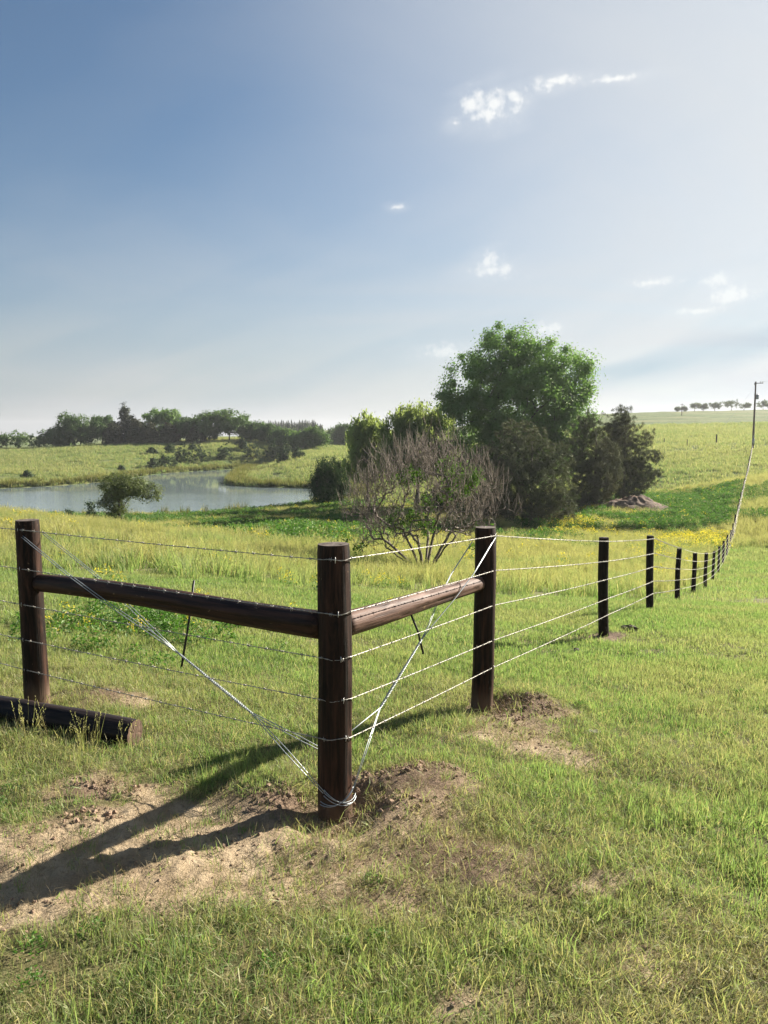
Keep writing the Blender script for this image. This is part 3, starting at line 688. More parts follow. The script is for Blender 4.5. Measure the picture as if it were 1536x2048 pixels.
M_COTTON = leaf_mat('cottonwood_leaves', (.085, .165, .040), (.155, .255, .072), .50, .35, gloss=.12)
M_WILLOW = leaf_mat('willow_leaves', (.23, .27, .105), (.31, .35, .145), .55, .5, gloss=.06)
M_DKLEAF = leaf_mat('dark_willow_leaves', (.018, .045, .018), (.038, .075, .026), .25, .5, gloss=.06)
M_PINE = leaf_mat('pine_needles', (.040, .054, .028), (.078, .084, .044), .25, .45, c3=(.105, .092, .056), gloss=.10, tcol=1.1)
M_CEDAR = leaf_mat('cedar_needles', (.026, .052, .022), (.054, .084, .034), .22, .4, gloss=.05, tcol=1.1)
M_FARLEAF = leaf_mat('far_tree_leaves', (.05, .10, .034), (.105, .165, .055), .4, .12, gloss=.05)
M_FARLIGHT = leaf_mat('far_light_leaves', (.08, .145, .04), (.13, .21, .06), .42, .15, gloss=.05)
M_FARDARK = leaf_mat('far_dark_needles', (.028, .040, .026), (.048, .060, .036), .12, .15, gloss=.04, tcol=1.1)
M_FARBROWN = leaf_mat('far_brownish_needles', (.05, .058, .03), (.085, .082, .043), .15, .15, gloss=.04, tcol=1.1)
M_RIDGE = leaf_mat('hazed_ridge_leaves', (.085, .11, .06), (.13, .155, .085), .4, .12, gloss=.03)  # distance haze put into the paler grey-green leaf colour
M_SCRUB = leaf_mat('scrub_leaves', (.075, .10, .035), (.12, .14, .055), .4, .6, gloss=.06)
M_BARK = bark_mat('grey_bark', (.05, .04, .032), (.13, .105, .085))
M_DBARK = bark_mat('dark_bark', (.028, .021, .017), (.07, .052, .042))
M_BARE = bark_mat('bare_twig_bark', (.105, .083, .064), (.235, .19, .148), 14)

# the big cottonwood
b0 = base_at(1040, 80)
leafy_tree('cottonwood_tree', b0, scale_lobes(1040, 80, b0, [(1000, 725, 62, 50), (1085, 733, 62, 48), (945, 770, 54, 60), (1135, 772, 48, 62), (1035, 790, 90, 90), (1110, 850, 72, 80), (950, 850, 58, 78), (1150, 835, 36, 56), (1030, 890, 90, 70), (905, 800, 24, 40), (1168, 740, 18, 26), (1008, 695, 34, 26), (1060, 702, 30, 22), (1090, 920, 80, 50), (980, 920, 70, 55)], .85, 3),
           760, 165, .125, .80, (M_COTTON, M_BARK), 21, 'tall dense green cottonwood, the biggest tree, rising behind the pines', trunk_r=.55, trunk_top=7.0, seg=1.0, jag=.24, tip=.02)
b0 = base_at(835, 84)
leafy_tree('willow_tree', b0, scale_lobes(835, 84, b0, [(838, 836, 50, 30), (885, 850, 36, 36), (796, 856, 38, 32), (850, 892, 64, 48), (800, 905, 45, 40)], .8, 5), 360, 100, .16, .7, (M_WILLOW, M_BARK), 22,
           'rounded pale willow beside the cottonwood, behind the bare tree', trunk_r=.4, seg=1.0, droop=1.2, aspect=.45, jag=.1, tip=.02)
b0 = base_at(735, 88)
leafy_tree('willow_tree', b0, scale_lobes(735, 88, b0, [(738, 848, 32, 24), (714, 880, 26, 34), (762, 882, 40, 38), (735, 920, 48, 34)], .8, 6), 220, 95, .16, .65, (M_WILLOW, M_BARK), 23,
           'smaller pale willow at the left edge of the tree clump', trunk_r=.3, seg=1.0, droop=1.0, aspect=.45, jag=.1, tip=.02)
b0 = base_at(655, 92)
leafy_tree('weeping_willow', b0, scale_lobes(655, 92, b0, [(655, 935, 32, 24), (640, 955, 24, 28), (675, 955, 28, 34), (655, 975, 34, 24)], .9, 7), 190, 110, .11, .6, (M_DKLEAF, M_DBARK), 24,
           'low dark green weeping willow at the right shore of the pond', trunk_r=.22, seg=.8, droop=2.1, aspect=.32, tip=.015)
b0 = base_at(235, 58)
leafy_tree('scrub_tree', b0, scale_lobes(235, 58, b0, [(240, 972, 36, 22), (222, 1000, 24, 26), (270, 975, 34, 18), (300, 985, 22, 12), (228, 1025, 20, 20)], .9, 8), 210, 60, .085, .36, (M_SCRUB, M_DBARK), 25,
           'small olive green scrub tree leaning over the near pond shore', trunk_r=.11, seg=.4, aspect=.35, jag=.12, tip=.012)
b0 = base_at(180, 60)
leafy_tree('scrub_bush', b0, scale_lobes(180, 60, b0, [(180, 1018, 10, 14), (186, 1034, 14, 12)], .9, 9), 26, 40, .07, .25, (M_DKLEAF, M_DBARK), 26, 'little dark bush left of the leaning scrub tree by the pond', category='bush', trunk_r=.04, seg=.3, tip=.01)
b0 = base_at(137, 60)
leafy_tree('scrub_bush', b0, scale_lobes(137, 60, b0, [(137, 1028, 7, 9), (146, 1036, 8, 7)], .9, 10), 16, 36, .06, .2, (M_DKLEAF, M_DBARK), 27, 'tiny dark bush near the pond, nearest to the left fence post', category='bush', trunk_r=.03, seg=.3, tip=.01)

def needle_tree(name, px, Yd, lobes_px, ncl, seed, label, category='tree', trunk_px=None, h_trunk=.8, size=.20, mat=None):
    """pine: a straight trunk, limbs reaching out to many bottle-brush shoots of needles"""
    rg = np.random.default_rng(seed); base = base_at(px, Yd); o = empty(name, base, category=category, label=label)
    lobes = scale_lobes(px, Yd, base, lobes_px, .95, seed); C, d = lobe_points(lobes, ncl, rg, .5); C = C + d * rg.exponential(.16, ncl)[:, None]; C = C[C[:, 2] > .25]
    top = C[:, 2].max(); tr = np.stack([rg.normal(0, .03, 12), rg.normal(0, .03, 12), np.linspace(-.3, top * h_trunk, 12)], 1)
    P, par, R = grow(tr, C[rg.random(len(C)) < .55], .5, e=2.6, tip=.008, up=.25, pen=.05, seed=seed); R[:12] = np.maximum(R[:12], np.linspace(.17, .05, 12)); branch_bag(P, par, np.minimum(R, .17), 4).obj('trunk', M_DBARK, o)
    ax = d[:len(C)] * [1.2, 1.2, .3] + rg.normal(size=C.shape) * .28 + [0, 0, .6]; ax /= np.linalg.norm(ax, axis=1, keepdims=True)
    ls = rg.uniform(.25, .55, len(C)); nb = 66; k = np.repeat(np.arange(len(C)), nb)
    p0 = C[k] + ax[k] * (ls[k] * (rg.random(len(k)) - .5))[:, None] + rg.normal(size=(len(k), 3)) * .07
    D = ax[k] * .75 + rg.normal(size=(len(k), 3)) * .55; D /= np.linalg.norm(D, axis=1, keepdims=True); L = (size * rg.uniform(.6, 1.3, len(k)))[:, None]
    W = np.cross(D, rg.normal(size=D.shape)); W *= .0145 / np.linalg.norm(W, axis=1, keepdims=True)
    V = np.stack([p0 + W, p0 - W, p0 + D * L], 1).reshape(-1, 3); obj('crown', V, None, np.arange(len(V)).reshape(-1, 3), mat or M_PINE, o, smooth=False)
    return o
needle_tree('pine_tree', 1063, 64, [(1045, 878, 48, 32), (1000, 925, 55, 38), (1098, 925, 52, 42), (1050, 965, 92, 44), (1000, 1003, 66, 33), (1098, 1008, 56, 32), (1050, 1028, 52, 20)], 2100, 31, 'dark brownish pine directly behind the right brace post, in front of the cottonwood')
needle_tree('pine_tree', 1190, 74, [(1172, 858, 28, 30), (1165, 908, 44, 42), (1180, 958, 56, 42), (1172, 996, 46, 26), (1215, 930, 36, 50)], 1500, 32, 'dark pine between the brownish pine and the pointed pine, above the dirt mound')
needle_tree('pine_tree', 1248, 79, [(1245, 836, 20, 24), (1243, 868, 36, 32), (1252, 912, 52, 40), (1215, 885, 34, 40), (1266, 950, 52, 34), (1236, 980, 52, 24), (1306, 912, 20, 9), (1298, 950, 24, 10), (1290, 880, 16, 12)], 1900, 33, 'pointed grey green pine at the right end of the tree clump')
needle_tree('juniper_bush', 975, 67, [(975, 1005, 44, 30), (950, 1020, 34, 22), (1005, 1015, 34, 26)], 420, 34, 'low dark juniper in the shade between bare tree and pine', 'bush', mat=M_CEDAR)
needle_tree('juniper_bush', 900, 72, [(900, 985, 42, 36), (930, 950, 30, 34), (880, 1010, 40, 22)], 460, 35, 'dark juniper standing hidden behind the bare tree branches', 'bush', mat=M_CEDAR)

def bare_tree():
    base = base_at(850, 30); rg = np.random.default_rng(77)
    o = empty('bare_tree', base, category='tree', label='nearly leafless many-stemmed tree with upright grey twigs and few green sprigs')
    n = 2600; d = rg.normal(size=(n * 4, 3)); d /= np.linalg.norm(d, axis=1, keepdims=True); d = d[d[:, 2] > -.62][:n]
    rr = rg.uniform(.50, 1.0, len(d)) ** .7
    az_ = np.arctan2(d[:, 1], d[:, 0]); rag = 1 + .55 * (fbm(az_ * 2.2 + 9, d[:, 2] * 3.0, 19, 3) - .5)
    T = np.array([0, 0, 2.6]) + d * np.array([3.35, 2.7, 2.75]) * (rr * rag)[:, None]
    gap = fbm(T[:, 0] * 1.1 + 5, T[:, 2] * 1.1 + T[:, 1] * .7, 27, 3); T = T[(gap < .56) | (rg.random(len(T)) < .35)]; lo = T[:, 2] < 1.7; T = T[~lo | (rg.random(len(T)) < .55)]
    stems = []
    for (ax, ay, hh) in [(-1.4, .1, 1.5), (-.75, -.3, 1.9), (-.25, .4, 1.8), (.35, -.2, 2.1), (1.0, .2, 1.9), (.9, -.7, 1.6), (-1.3, -.8, 1.3), (.2, 1.0, 1.7), (-.3, -1.0, 1.6)]:
        s = np.linspace(0, 1, 8)[:, None]
        st = np.array([ax * .16, ay * .16, -.15]) + np.concatenate([ax * s ** 1.15, ay * s ** 1.15, hh * s ** .9], 1) + rg.normal(0, .03, (8, 3)) * s
        stems.append(st)
    tk = np.array([[s_[-1] for s_ in stems]])[0]
    own = np.argmin(((T[:, None] - (tk * 1.35)[None]) ** 2).sum(-1), 1)
    b = Bag(); tips = []
    for k, st in enumerate(stems):
        P, par, R = grow(st, T[own == k], .22, e=2.15, tip=.0068, up=.42, pen=.16, wig=.16, seed=90 + k)
        R = np.minimum(R * .82, .10); R = np.maximum(R, .0060)
        bb = branch_bag(P, par, R, 4); b.add(np.concatenate(bb.V), np.concatenate(bb.Q))
        leaf_end = np.setdiff1d(np.arange(len(P)), par); e = P[leaf_end]; e0 = P[par[leaf_end]]
        # upright whips growing from the twig ends
        for _ in range(3):
            m = len(e); dd = (e - e0); dd /= np.maximum(np.linalg.norm(dd, axis=1, keepdims=True), 1e-6)
            v = dd * .5 + rg.normal(size=(m, 3)) * .34 + [0, 0, .95]; v /= np.linalg.norm(v, axis=1, keepdims=True); L = rg.uniform(.15, .7, (m, 1))
            s0 = e0 + (e - e0) * rg.random((m, 1)); q1 = s0 + v * L * .55; q2 = q1 + (v + [0, 0, .35]) * L * .45
            edges_tube(b, s0, q1, np.full(m, .0078), np.full(m, .0066), 3); edges_tube(b, q1, q2, np.full(m, .0066), np.full(m, .0042), 3)
    b.obj('branches', M_BARE, o)
    C = []
    for (px, py, s, nn) in [(808, 955, .34, 11), (835, 950, .2, 4), (905, 930, .3, 7), (935, 945, .36, 9), (912, 962, .36, 11), (945, 968, .25, 7), (890, 985, .3, 8), (860, 1000, .28, 6), (820, 1035, .32, 9), (785, 1045, .34, 9), (850, 1048, .3, 8), (930, 990, .2, 4), (700, 1080, .4, 3), (955, 1075, .4, 4)]:
        c = at(px, py, 30) - base; C.append(c + rg.normal(size=(nn, 3)) * s * [.55, 1.6, .5])
    C = np.concatenate(C); per = 34; k = np.repeat(np.arange(len(C)), per)
    Lc = C[k] + rg.normal(size=(len(k), 3)) * .10
    V, Q = leaf_quads(Lc, .065, rg.normal(size=Lc.shape) + [0, 0, .5], rg, .5)
    obj('leaf_sprigs', V, Q, None, leaf_mat('fresh_sprig_leaves', (.06, .12, .02), (.10, .19, .03), .45, 2.0), o, smooth=False)
bare_tree()

# trees along the skyline on the left: px centre, top, half width, kind, distance, label
def far_tree(px, top, hw, kind, Yd, label, seed, low=0.0, group='trees along the far left skyline'):
    b = base_at(px, Yd); k = Yd / FPX; h = (EYE + (870 - top) * k) - b[2]; r = hw * k * 1.15; rg = np.random.default_rng(seed)
    if kind in 'sc':                                            # spruce / cedar: conical
        lobes = []
        for t in np.linspace(.10 if kind == 'c' else .16, .95, 9):
            w = r * (1.02 - t) ** (.8 if kind == 's' else .55) + .25; lobes.append((rg.normal(0, .06 * r), rg.normal(0, .1 * r), h * t, w, w, h * .085))
        mats = (M_FARDARK if kind == 's' else M_FARBROWN, M_DBARK); ncl, per, lf, cr = 260, 28, .28, .55
    else:
        lobes = [(rg.normal(0, .12 * r), rg.normal(0, .2 * r), h * (.56 + low), r * .85, r * .8, h * (.38 - low * .8))]
        for _ in range(7):
            an = rg.uniform(0, 2 * math.pi); q = rg.uniform(.35, .78) * r
            lobes.append((math.cos(an) * q, math.sin(an) * q, h * rg.uniform(.22 + low * 2, .84), r * rg.uniform(.32, .55), r * rg.uniform(.32, .55), h * rg.uniform(.14, .22)))
        mats = ({'d': M_FARLEAF, 'l': M_FARLIGHT, 'o': M_FARLEAF if Yd < 400 else M_RIDGE}[kind], M_DBARK); ncl, per, lf, cr = (330, 30, .30, .8) if kind != 'o' else (90, 20, .24, .6)
    return leafy_tree('spruce_tree' if kind == 's' else ('cedar_tree' if kind == 'c' else 'tree'), b, lobes, ncl, per, lf, cr, mats, seed, label, group, trunk_r=.22, seg=2.0, tip=.03, limbs=.4, jag=.15)
FAR = [(6, 866, 13, 'o', 236, 'small tree cut by the left picture edge on the skyline'), (38, 860, 20, 'o', 238, 'open small tree, second from the left on the skyline'), (80, 862, 18, 'o', 238, 'open small tree just left of the dense skyline wood'),
       (122, 854, 22, 'd', 240, 'low dark tree at the left end of the dense skyline wood'), (165, 829, 40, 'd', 240, 'broad rounded tree left of the tall spruce'), (207, 833, 20, 'd', 242, 'slender tree with a ragged top left of the spruce'),
       (229, 846, 17, 'c', 236, 'dark narrow cedar touching the left side of the tall spruce'), (254, 808, 24, 's', 240, 'tall pointed dark spruce standing above the skyline wood'), (276, 842, 16, 'c', 234, 'brownish cedar at the right foot of the tall spruce'),
       (322, 814, 36, 'l', 244, 'bright light green rounded tree right of the tall spruce'), (302, 848, 20, 'c', 234, 'dark cedar in front of the light green tree, on its left'), (340, 850, 18, 'c', 235, 'dark cedar in front of the light green tree, on its right'),
       (376, 832, 22, 'd', 240, 'medium dark tree between the light green tree and the large rounded pair'), (414, 826, 32, 'd', 238, 'left half of the large rounded pair of trees on the skyline'), (460, 818, 34, 'd', 240, 'right and higher half of the large rounded pair of trees'),
       (395, 852, 16, 'c', 234, 'brownish cedar below the large rounded pair of trees'), (503, 846, 24, 'd', 240, 'medium tree just right of the large rounded pair'), (535, 852, 22, 'd', 238, 'low tree in front of the dark conifer plantation, left'),
       (568, 858, 24, 'd', 232, 'low tree in front of the dark conifer plantation, middle'), (600, 862, 22, 'l', 228, 'lighter low tree in front of the plantation, right'), (630, 854, 24, 'l', 226, 'light green tree at the right end of the left wood'),
       (672, 850, 20, 'd', 300, 'distant dark tree seen left of the willows'), (697, 848, 18, 'd', 296, 'distant tree half hidden behind the small willow')]
for i, f in enumerate(FAR): far_tree(*f, seed=200 + i)
RIDGE = [(1350, 816, 5, 'smallest tree on the right ridge, farthest left'), (1363, 815, 5, 'tiny tree on the right ridge beside the far pole'), (1384, 806, 9, 'ridge tree right of the far pole, left of a pair'), (1401, 808, 8, 'ridge tree right of the far pole, right of a pair'),
         (1424, 806, 10, 'lone middle tree on the right ridge'), (1457, 802, 15, 'broadest tree on the right ridge'), (1482, 806, 10, 'ridge tree just left of the utility pole'), (1520, 802, 13, 'ridge tree just right of the utility pole'), (1540, 804, 12, 'ridge tree at the right picture edge')]
for i, (px, top, hw, lab) in enumerate(RIDGE): far_tree(px, top, hw, 'o', 425, lab, 260 + i, .1, 'trees on the right ridge')

def plantation():
    rg = np.random.default_rng(5); b = Bag()
    for px in np.arange(520, 646, 3.2):
        Yd = 470 + rg.uniform(-12, 12); p = base_at(px, Yd); k = Yd / FPX; top = 842 + rg.uniform(-2, 4) + max(0, (px - 630)) * .6; h = EYE + (870 - top) * k - p[2]
        for j in range(9):
            t = j / 9; n = 9; an = np.arange(n) * 2 * math.pi / n + rg.uniform(0, 1); r = 2.2 * (1.08 - t) * rg.uniform(.8, 1.2, n)
            ring = np.stack([p[0] + np.cos(an) * r, p[1] + np.sin(an) * r, np.full(n, p[2] + h * (t + .02)) - rg.uniform(0, .5, n)], 1)
            a = np.arange(n); b.add(np.concatenate([ring, [[p[0], p[1], p[2] + h * (t + .17)]]]), None, np.stack([a, (a + 1) % n, np.full(n, n)], 1))
    b.obj('conifer_wood', M_FARDARK, None, False, kind='stuff', label='distant dark conifer plantation behind the left wood', category='wood')
plantation()

# cedar shrubs dotted over the hillside beyond the pond
CED = [(307, 938, 20, 9, 'left one of the two dark cedars nearest the far bank'), (334, 937, 34, 15, 'right and larger of the two dark cedars nearest the far bank'), (342, 908, 20, 8, 'small cedar above the nearest pair on the far hillside'), (306, 909, 11, 10, 'flat little cedar farthest left on the hillside'),
       (368, 925, 34, 16, 'left half of the wide cedar clump on the hillside'), (402, 925, 36, 20, 'right half of the wide cedar clump on the hillside'), (388, 902, 14, 7, 'small cedar top showing above the wide cedar clump'), (451, 919, 30, 15, 'single rounded cedar right of the wide clump'),
       (483, 899, 22, 11, 'cedar highest up the slope below the wood'), (503, 917, 32, 15, 'bushy cedar in the middle of the hillside row'), (546, 917, 30, 15, 'cedar left of the close pair at the end of the row'), (570, 913, 30, 12, 'cedar right of the close pair at the end of the row'),
       (596, 918, 20, 11, 'last small cedar at the right end of the hillside row'), (568, 926, 18, 13, 'low lighter bush in front of the close cedar pair'), (53, 958, 13, 7, 'lone tiny bush on the bank at the far left'), (243, 943, 9, 5, 'tiny bush on the far bank behind the leaning scrub tree')]
for i, (px, by, hp, hw, lab) in enumerate(CED):
    lo, hi = 100., 260.                                         # find the slope point that shows at this picture height
    ys = np.linspace(138, 245, 215); zs = H((px - 768) / FPX * ys, ys, False); pyv = 1024 - FPX * np.tan(np.arctan2(zs - EYE, ys) + PITCH)
    ok = np.where((pyv < by) & (pond_d((px - 768) / FPX * ys, ys) < -1))[0]; Yd = float(ys[ok[0]]) if len(ok) else 200.
    b = base_at(px, Yd); k = Yd / FPX; h = hp * k * 1.25; r = hw * k * 1.2; rg = np.random.default_rng(300 + i)
    lobes = [(rg.normal(0, .1 * r), rg.normal(0, .2 * r), h * t, r * w, r * w, h * .16) for t, w in ((.2, .85), (.4, .8), (.6, .55), (.82, .26))] + [(rg.uniform(-.6, .6) * r, rg.uniform(-.6, .6) * r, h * .35, r * .45, r * .45, h * .3) for _ in range(3)]
    leafy_tree('cedar_shrub', b, lobes, 70, 26, .17, .36, (M_CEDAR, M_DBARK), 300 + i, lab, 'cedar shrubs on the hillside beyond the pond', category='shrub', trunk_r=.1, seg=1.0, tip=.02, limbs=.4, jag=.12)

# ------------------------------------------------------------------ pole, far posts, dirt mound, stones
def lathe(bag, prof, c, k=16):
    prof = np.array(prof, float); n = len(prof); th = np.arange(k) * 2 * math.pi / k
    V = np.stack([c[0] + prof[:, :1] * np.cos(th), c[1] + prof[:, :1] * np.sin(th), c[2] + prof[:, 1:] * np.ones(k)], -1).reshape(-1, 3)
    i, j = np.meshgrid(np.arange(n - 1), np.arange(k), indexing='ij'); j2 = (j + 1) % k
    bag.add(V, np.stack([i * k + j, i * k + j2, (i + 1) * k + j2, (i + 1) * k + j], -1).reshape(-1, 4))
M_POLE = bark_mat('weathered_pole_wood', (.06, .042, .03), (.15, .105, .075), 5)
M_GREY = plain_mat('grey_painted_steel', (.30, .31, .32), .5, .3, .1, 4)
M_PORC = plain_mat('porcelain_insulator', (.45, .42, .38), .3, 0, .1, 8)
def utility_pole():
    x, y = .4773 * 137, 137.0; z = Hs(x, y); h = EYE + (870 - 765) * y / FPX - z
    o = empty('utility_pole', (x, y, z), category='utility pole', label='tall wooden utility pole with transformer beside the far end of the fence')
    b = Bag(); lathe(b, [(.0, -.5), (.19, -.5), (.17, h * .3), (.145, h * .7), (.12, h), (.0, h + .02)], (0, 0, 0), 14); b.obj('shaft', M_POLE, o)
    b = Bag(); box(b, (.55, -.13, h - .28), (1.35, .09, .11)); b.obj('crossarm', M_POLE, o)
    for dx, dz in ((1.15, -.2), (.75, -.2)):
        b = Bag(); lathe(b, [(0, 0), (.05, 0), (.09, .08), (.05, .13), (.08, .2), (0, .27)], (dx, -.13, h + dz), 10); b.obj('insulator', M_PORC, o)
    b = Bag(); lathe(b, [(0, 0), (.06, 0), (.09, .2), (.06, .32), (.08, .45), (0, .5)], (-.2, 0, h - .65), 10); b.obj('insulator', M_PORC, o)
    b = Bag(); lathe(b, [(0, 0), (.21, 0), (.23, .04), (.23, .74), (.2, .8), (.06, .84), (.05, 1.1), (0, 1.12)], (.38, -.05, h - 3.05), 16); b.obj('transformer', M_GREY, o)
    b = Bag(); box(b, (-.08, -.27, 1.55), (.36, .2, 1.1)); box(b, (-.08, -.25, 2.3), (.1, .12, .5)); b.obj('meter_box', M_GREY, o)
    b = Bag(); tube(b, [(-.1, 0, h - .9), (-7.5, 3, Hs(x - 7.5, y + 3) - z)], .012, 5); b.obj('guy_wire', M_GREY, o)
    b = Bag(); e = np.array([1.15, -.13, h + .06]); f = np.array([42., -6, h + 1.5]); t = np.linspace(0, 1, 14)[:, None]
    P = e + (f - e) * t; P[:, 2] -= 1.6 * (4 * t * (1 - t))[:, 0]; tube(b, P, .012, 4); b.obj('power_line', M_GREY, o)
utility_pole()
def far_pole():
    b = base_at(1359, 330); h = EYE + (870 - 808) * 330 / FPX - b[2]
    o = empty('utility_pole', b, category='utility pole', label='thin distant utility pole below the ridge, left of the ridge trees')
    g = Bag(); lathe(g, [(0, -.3), (.17, -.3), (.12, h), (0, h + .02)], (0, 0, 0), 8); g.obj('shaft', M_POLE, o)
    g = Bag(); box(g, (0, -.15, h - .5), (1.6, .1, .14)); g.obj('crossarm', M_POLE, o)
far_pole()
for i, (px, py0, py1, r, lab) in enumerate([(1326, 877, 888, .09, 'leftmost and shortest of the three lone posts on the far hillside'), (1372, 879, 893, .09, 'middle one of the three lone posts on the far hillside'), (1430, 869, 889, .15, 'thickest of the three lone posts on the far hillside, nearest the pole')]):
    ys = np.linspace(125, 300, 350); zs = H((px - 768) / FPX * ys, ys, False); pv = 1024 - FPX * np.tan(np.arctan2(zs - EYE, ys) + PITCH)
    Yd = float(ys[np.where(pv < py1)[0][0]]); b = base_at(px, Yd); h = (py1 - py0) * Yd / FPX
    V, Q, caps = timber(h + .3, r, r * .9, 500 + i, 12, 10, checks=1); g = Bag(); g.add(V, Q); g.add(*caps[1])
    o = g.obj('fence_post', M_LINE, None, category='post', label=lab, group='lone posts on the far hillside'); o.location = b - [0, 0, .3]
def mound(name, px, Yd, r, h, seed, lab, mat):
    b = base_at(px, Yd); n, k = 26, 64; t = np.linspace(0, 1, n); th = np.arange(k) * 2 * math.pi / k
    x = b[0] + r * t[:, None] * np.cos(th) * 1.25; y = b[1] + r * t[:, None] * np.sin(th); f = fbm(x * .9, y * .9, seed, 4); f2 = fbm(x * 3.5, y * 3.5, seed + 3, 3)
    z = H(x.ravel(), y.ravel(), False).reshape(x.shape) + (h * (1 - t[:, None] ** 1.3) * (.7 + .6 * f)) + (f2 - .5) * .5 * (1 - t[:, None] ** 3) - .12 * t[:, None] ** 6
    i, j = np.meshgrid(np.arange(n - 1), np.arange(k), indexing='ij'); j2 = (j + 1) % k
    obj(name, np.stack([x, y, z], -1).reshape(-1, 3), np.stack([i * k + j, i * k + j2, (i + 1) * k + j2, (i + 1) * k + j], -1).reshape(-1, 4), None, mat, None, True, category='dirt mound', label=lab)
m_, N_ = new_mat('dug_dirt'); p_ = N_.add('ShaderNodeNewGeometry').outputs['Position']; n_ = N_.noise(p_, 2.2, 6.0, .7)
c_ = N_.mix(N_.ss(n_, .35, .65), rgb(.075, .048, .033), rgb(.20, .135, .088))
finish(N_, N_.add('ShaderNodeBsdfPrincipled', {'Base Color': c_, 'Roughness': .95, 'Normal': N_.add('ShaderNodeBump', {'Strength': .8, 'Distance': .15, 'Height': n_}).outputs[0]}).outputs[0])
mound('dirt_mound', 1272, 72, 3.4, 1.5, 9, 'mound of dug brown dirt in front of the pointed pine', m_)
def clod_mesh(name, seed, mat, sub=10):
    rg = np.random.default_rng(seed); n, k = 7, 9; ph = np.linspace(0, math.pi, n); th = np.arange(k) * 2 * math.pi / k
    R = rg.uniform(.7, 1.25, (n, k)); V = np.stack([np.sin(ph)[:, None] * np.cos(th) * R, np.sin(ph)[:, None] * np.sin(th) * R, np.cos(ph)[:, None] * R * .75], -1).reshape(-1, 3)
    i, j = np.meshgrid(np.arange(n - 1), np.arange(k), indexing='ij'); j2 = (j + 1) % k
    return mesh_data(name, V, np.stack([i * k + j, i * k + j2, (i + 1) * k + j2, (i + 1) * k + j], -1).reshape(-1, 4), None, mat, False)
M_CLOD = plain_mat('soil_clod', (.27, .185, .125), .95, 0, .5, 2)
M_STONE = plain_mat('pale_stone', (.34, .31, .26), .8, 0, .15, 6)
for px, py, r, mt, nm, lab in [(1270, 1262, .085, 'd', 'dirt_clod', 'dark lump of soil beside the first line post'), (1161, 1302, .035, 'd', 'dirt_clod', 'small dark lump on the mown grass left of the first line post'), (1200, 1467, .036, 's', 'stone', 'pale flat stone right of the bare soil at the right brace post')]:
    ys = np.linspace(2, 14, 1200); zs = H((px - 768) / FPX * ys, ys); pv = 1024 - FPX * np.tan(np.arctan2(zs - EYE, ys) + PITCH); Yd = float(ys[np.where(pv < py)[0][0]])
    o = link(bpy.data.objects.new(nm, clod_mesh(nm, px, plain_mat('dark_lump', (.05, .036, .03), .95, 0, .4, 20) if mt == 'd' else M_STONE)), None, category='clod' if mt == 'd' else 'stone', label=lab)
    o.location = base_at(px, Yd) + [0, 0, r * .35]; o.scale = (r * 1.3, r, r * (.8 if mt == 'd' else .4))

# ------------------------------------------------------------------ grass and weeds (nobody could count them)
LIB = {}
def tuft_lib(key, variants, maker, mat):
    c = bpy.data.collections.new('tufts_' + key)
    for v in range(variants):
        V, T, tint, yel = maker(np.random.default_rng(1000 + v * 13 + len(LIB) * 101))
        me = mesh_data('tuft_%s' % key, V, None, T, mat, False); attr(me, 'tint', tint); attr(me, 'yel', yel)
        c.objects.link(bpy.data.objects.new('tuft_%s_%02d' % (key, v), me))
    LIB[key] = c
def blades(n, h, w, spread, bend, rg, straw=.2, yel=0.0, lie=0.0, head=0.0, hvar=.45):
    """n bent blades: three triangles each (two segments), with a per-blade straw tint; optional seed heads"""
    a = rg.uniform(0, 2 * math.pi, n); r = spread * np.sqrt(rg.random(n)); P = np.stack([r * np.cos(a), r * np.sin(a), np.full(n, -.01)], 1)
    L = h * rg.uniform(1 - hvar, 1 + hvar * .6, n); b = rg.uniform(0, 2 * math.pi, n) * .6 + a * .4; D = np.stack([np.cos(b), np.sin(b), np.zeros(n)], 1)
    tilt = np.abs(rg.normal(0, bend, n)) + (rg.random(n) < lie) * rg.uniform(.6, 1.2, n); st = rg.random(n) < straw
    ang = np.clip(tilt, 0, 1.45)[:, None]; U = np.array([0, 0, 1.0])
    m = P + (D * np.sin(ang * .55) + U * np.cos(ang * .55)) * (L * .5)[:, None]; e = m + (D * np.sin(ang * 1.25) + U * np.maximum(np.cos(ang * 1.25), -.2)) * (L * .5)[:, None]
    f = rg.uniform(0, 2 * math.pi, n); W = np.stack([np.cos(f), np.sin(f), np.zeros(n)], 1) * (w * rg.uniform(.6, 1.3, n))[:, None] * .5
    V = np.stack([P - W, P + W, m + W * .85, m - W * .85, e], 1).reshape(-1, 3); i = np.arange(n)[:, None] * 5
    T = np.concatenate([i + [[0, 1, 2]], i + [[0, 2, 3]], i + [[3, 2, 4]]], 0)
    tv = np.where(st, rg.uniform(.6, 1, n), rg.uniform(0, .22, n)); tint = np.repeat(tv, 5); yl = np.tile([0, 0, .25, .25, .6], n) * yel
    if head:
        k = np.where(rg.random(n) < head)[0]; HV, HT = [], []; c = len(V); nv = 0
        for q in k:
            for s in range(7):
                p = e[q] - (e[q] - m[q]) * s * .07; d = rg.normal(size=3) * .5 + (e[q] - m[q]) / max(np.linalg.norm(e[q] - m[q]), 1e-6); d /= np.linalg.norm(d)
                side = np.cross(d, rg.normal(size=3)); side /= max(np.linalg.norm(side), 1e-6); ln = h * .055
                HV += [p - side * ln * .22, p + side * ln * .22, p + d * ln]; HT.append([c + nv, c + nv + 1, c + nv + 2]); nv += 3
        if HV: V = np.concatenate([V, np.array(HV)]); T = np.concatenate([T, np.array(HT)]); tint = np.concatenate([tint, np.full(nv, .5)]); yl = np.concatenate([yl, np.full(nv, yel)])
    return V, T, tint, yl
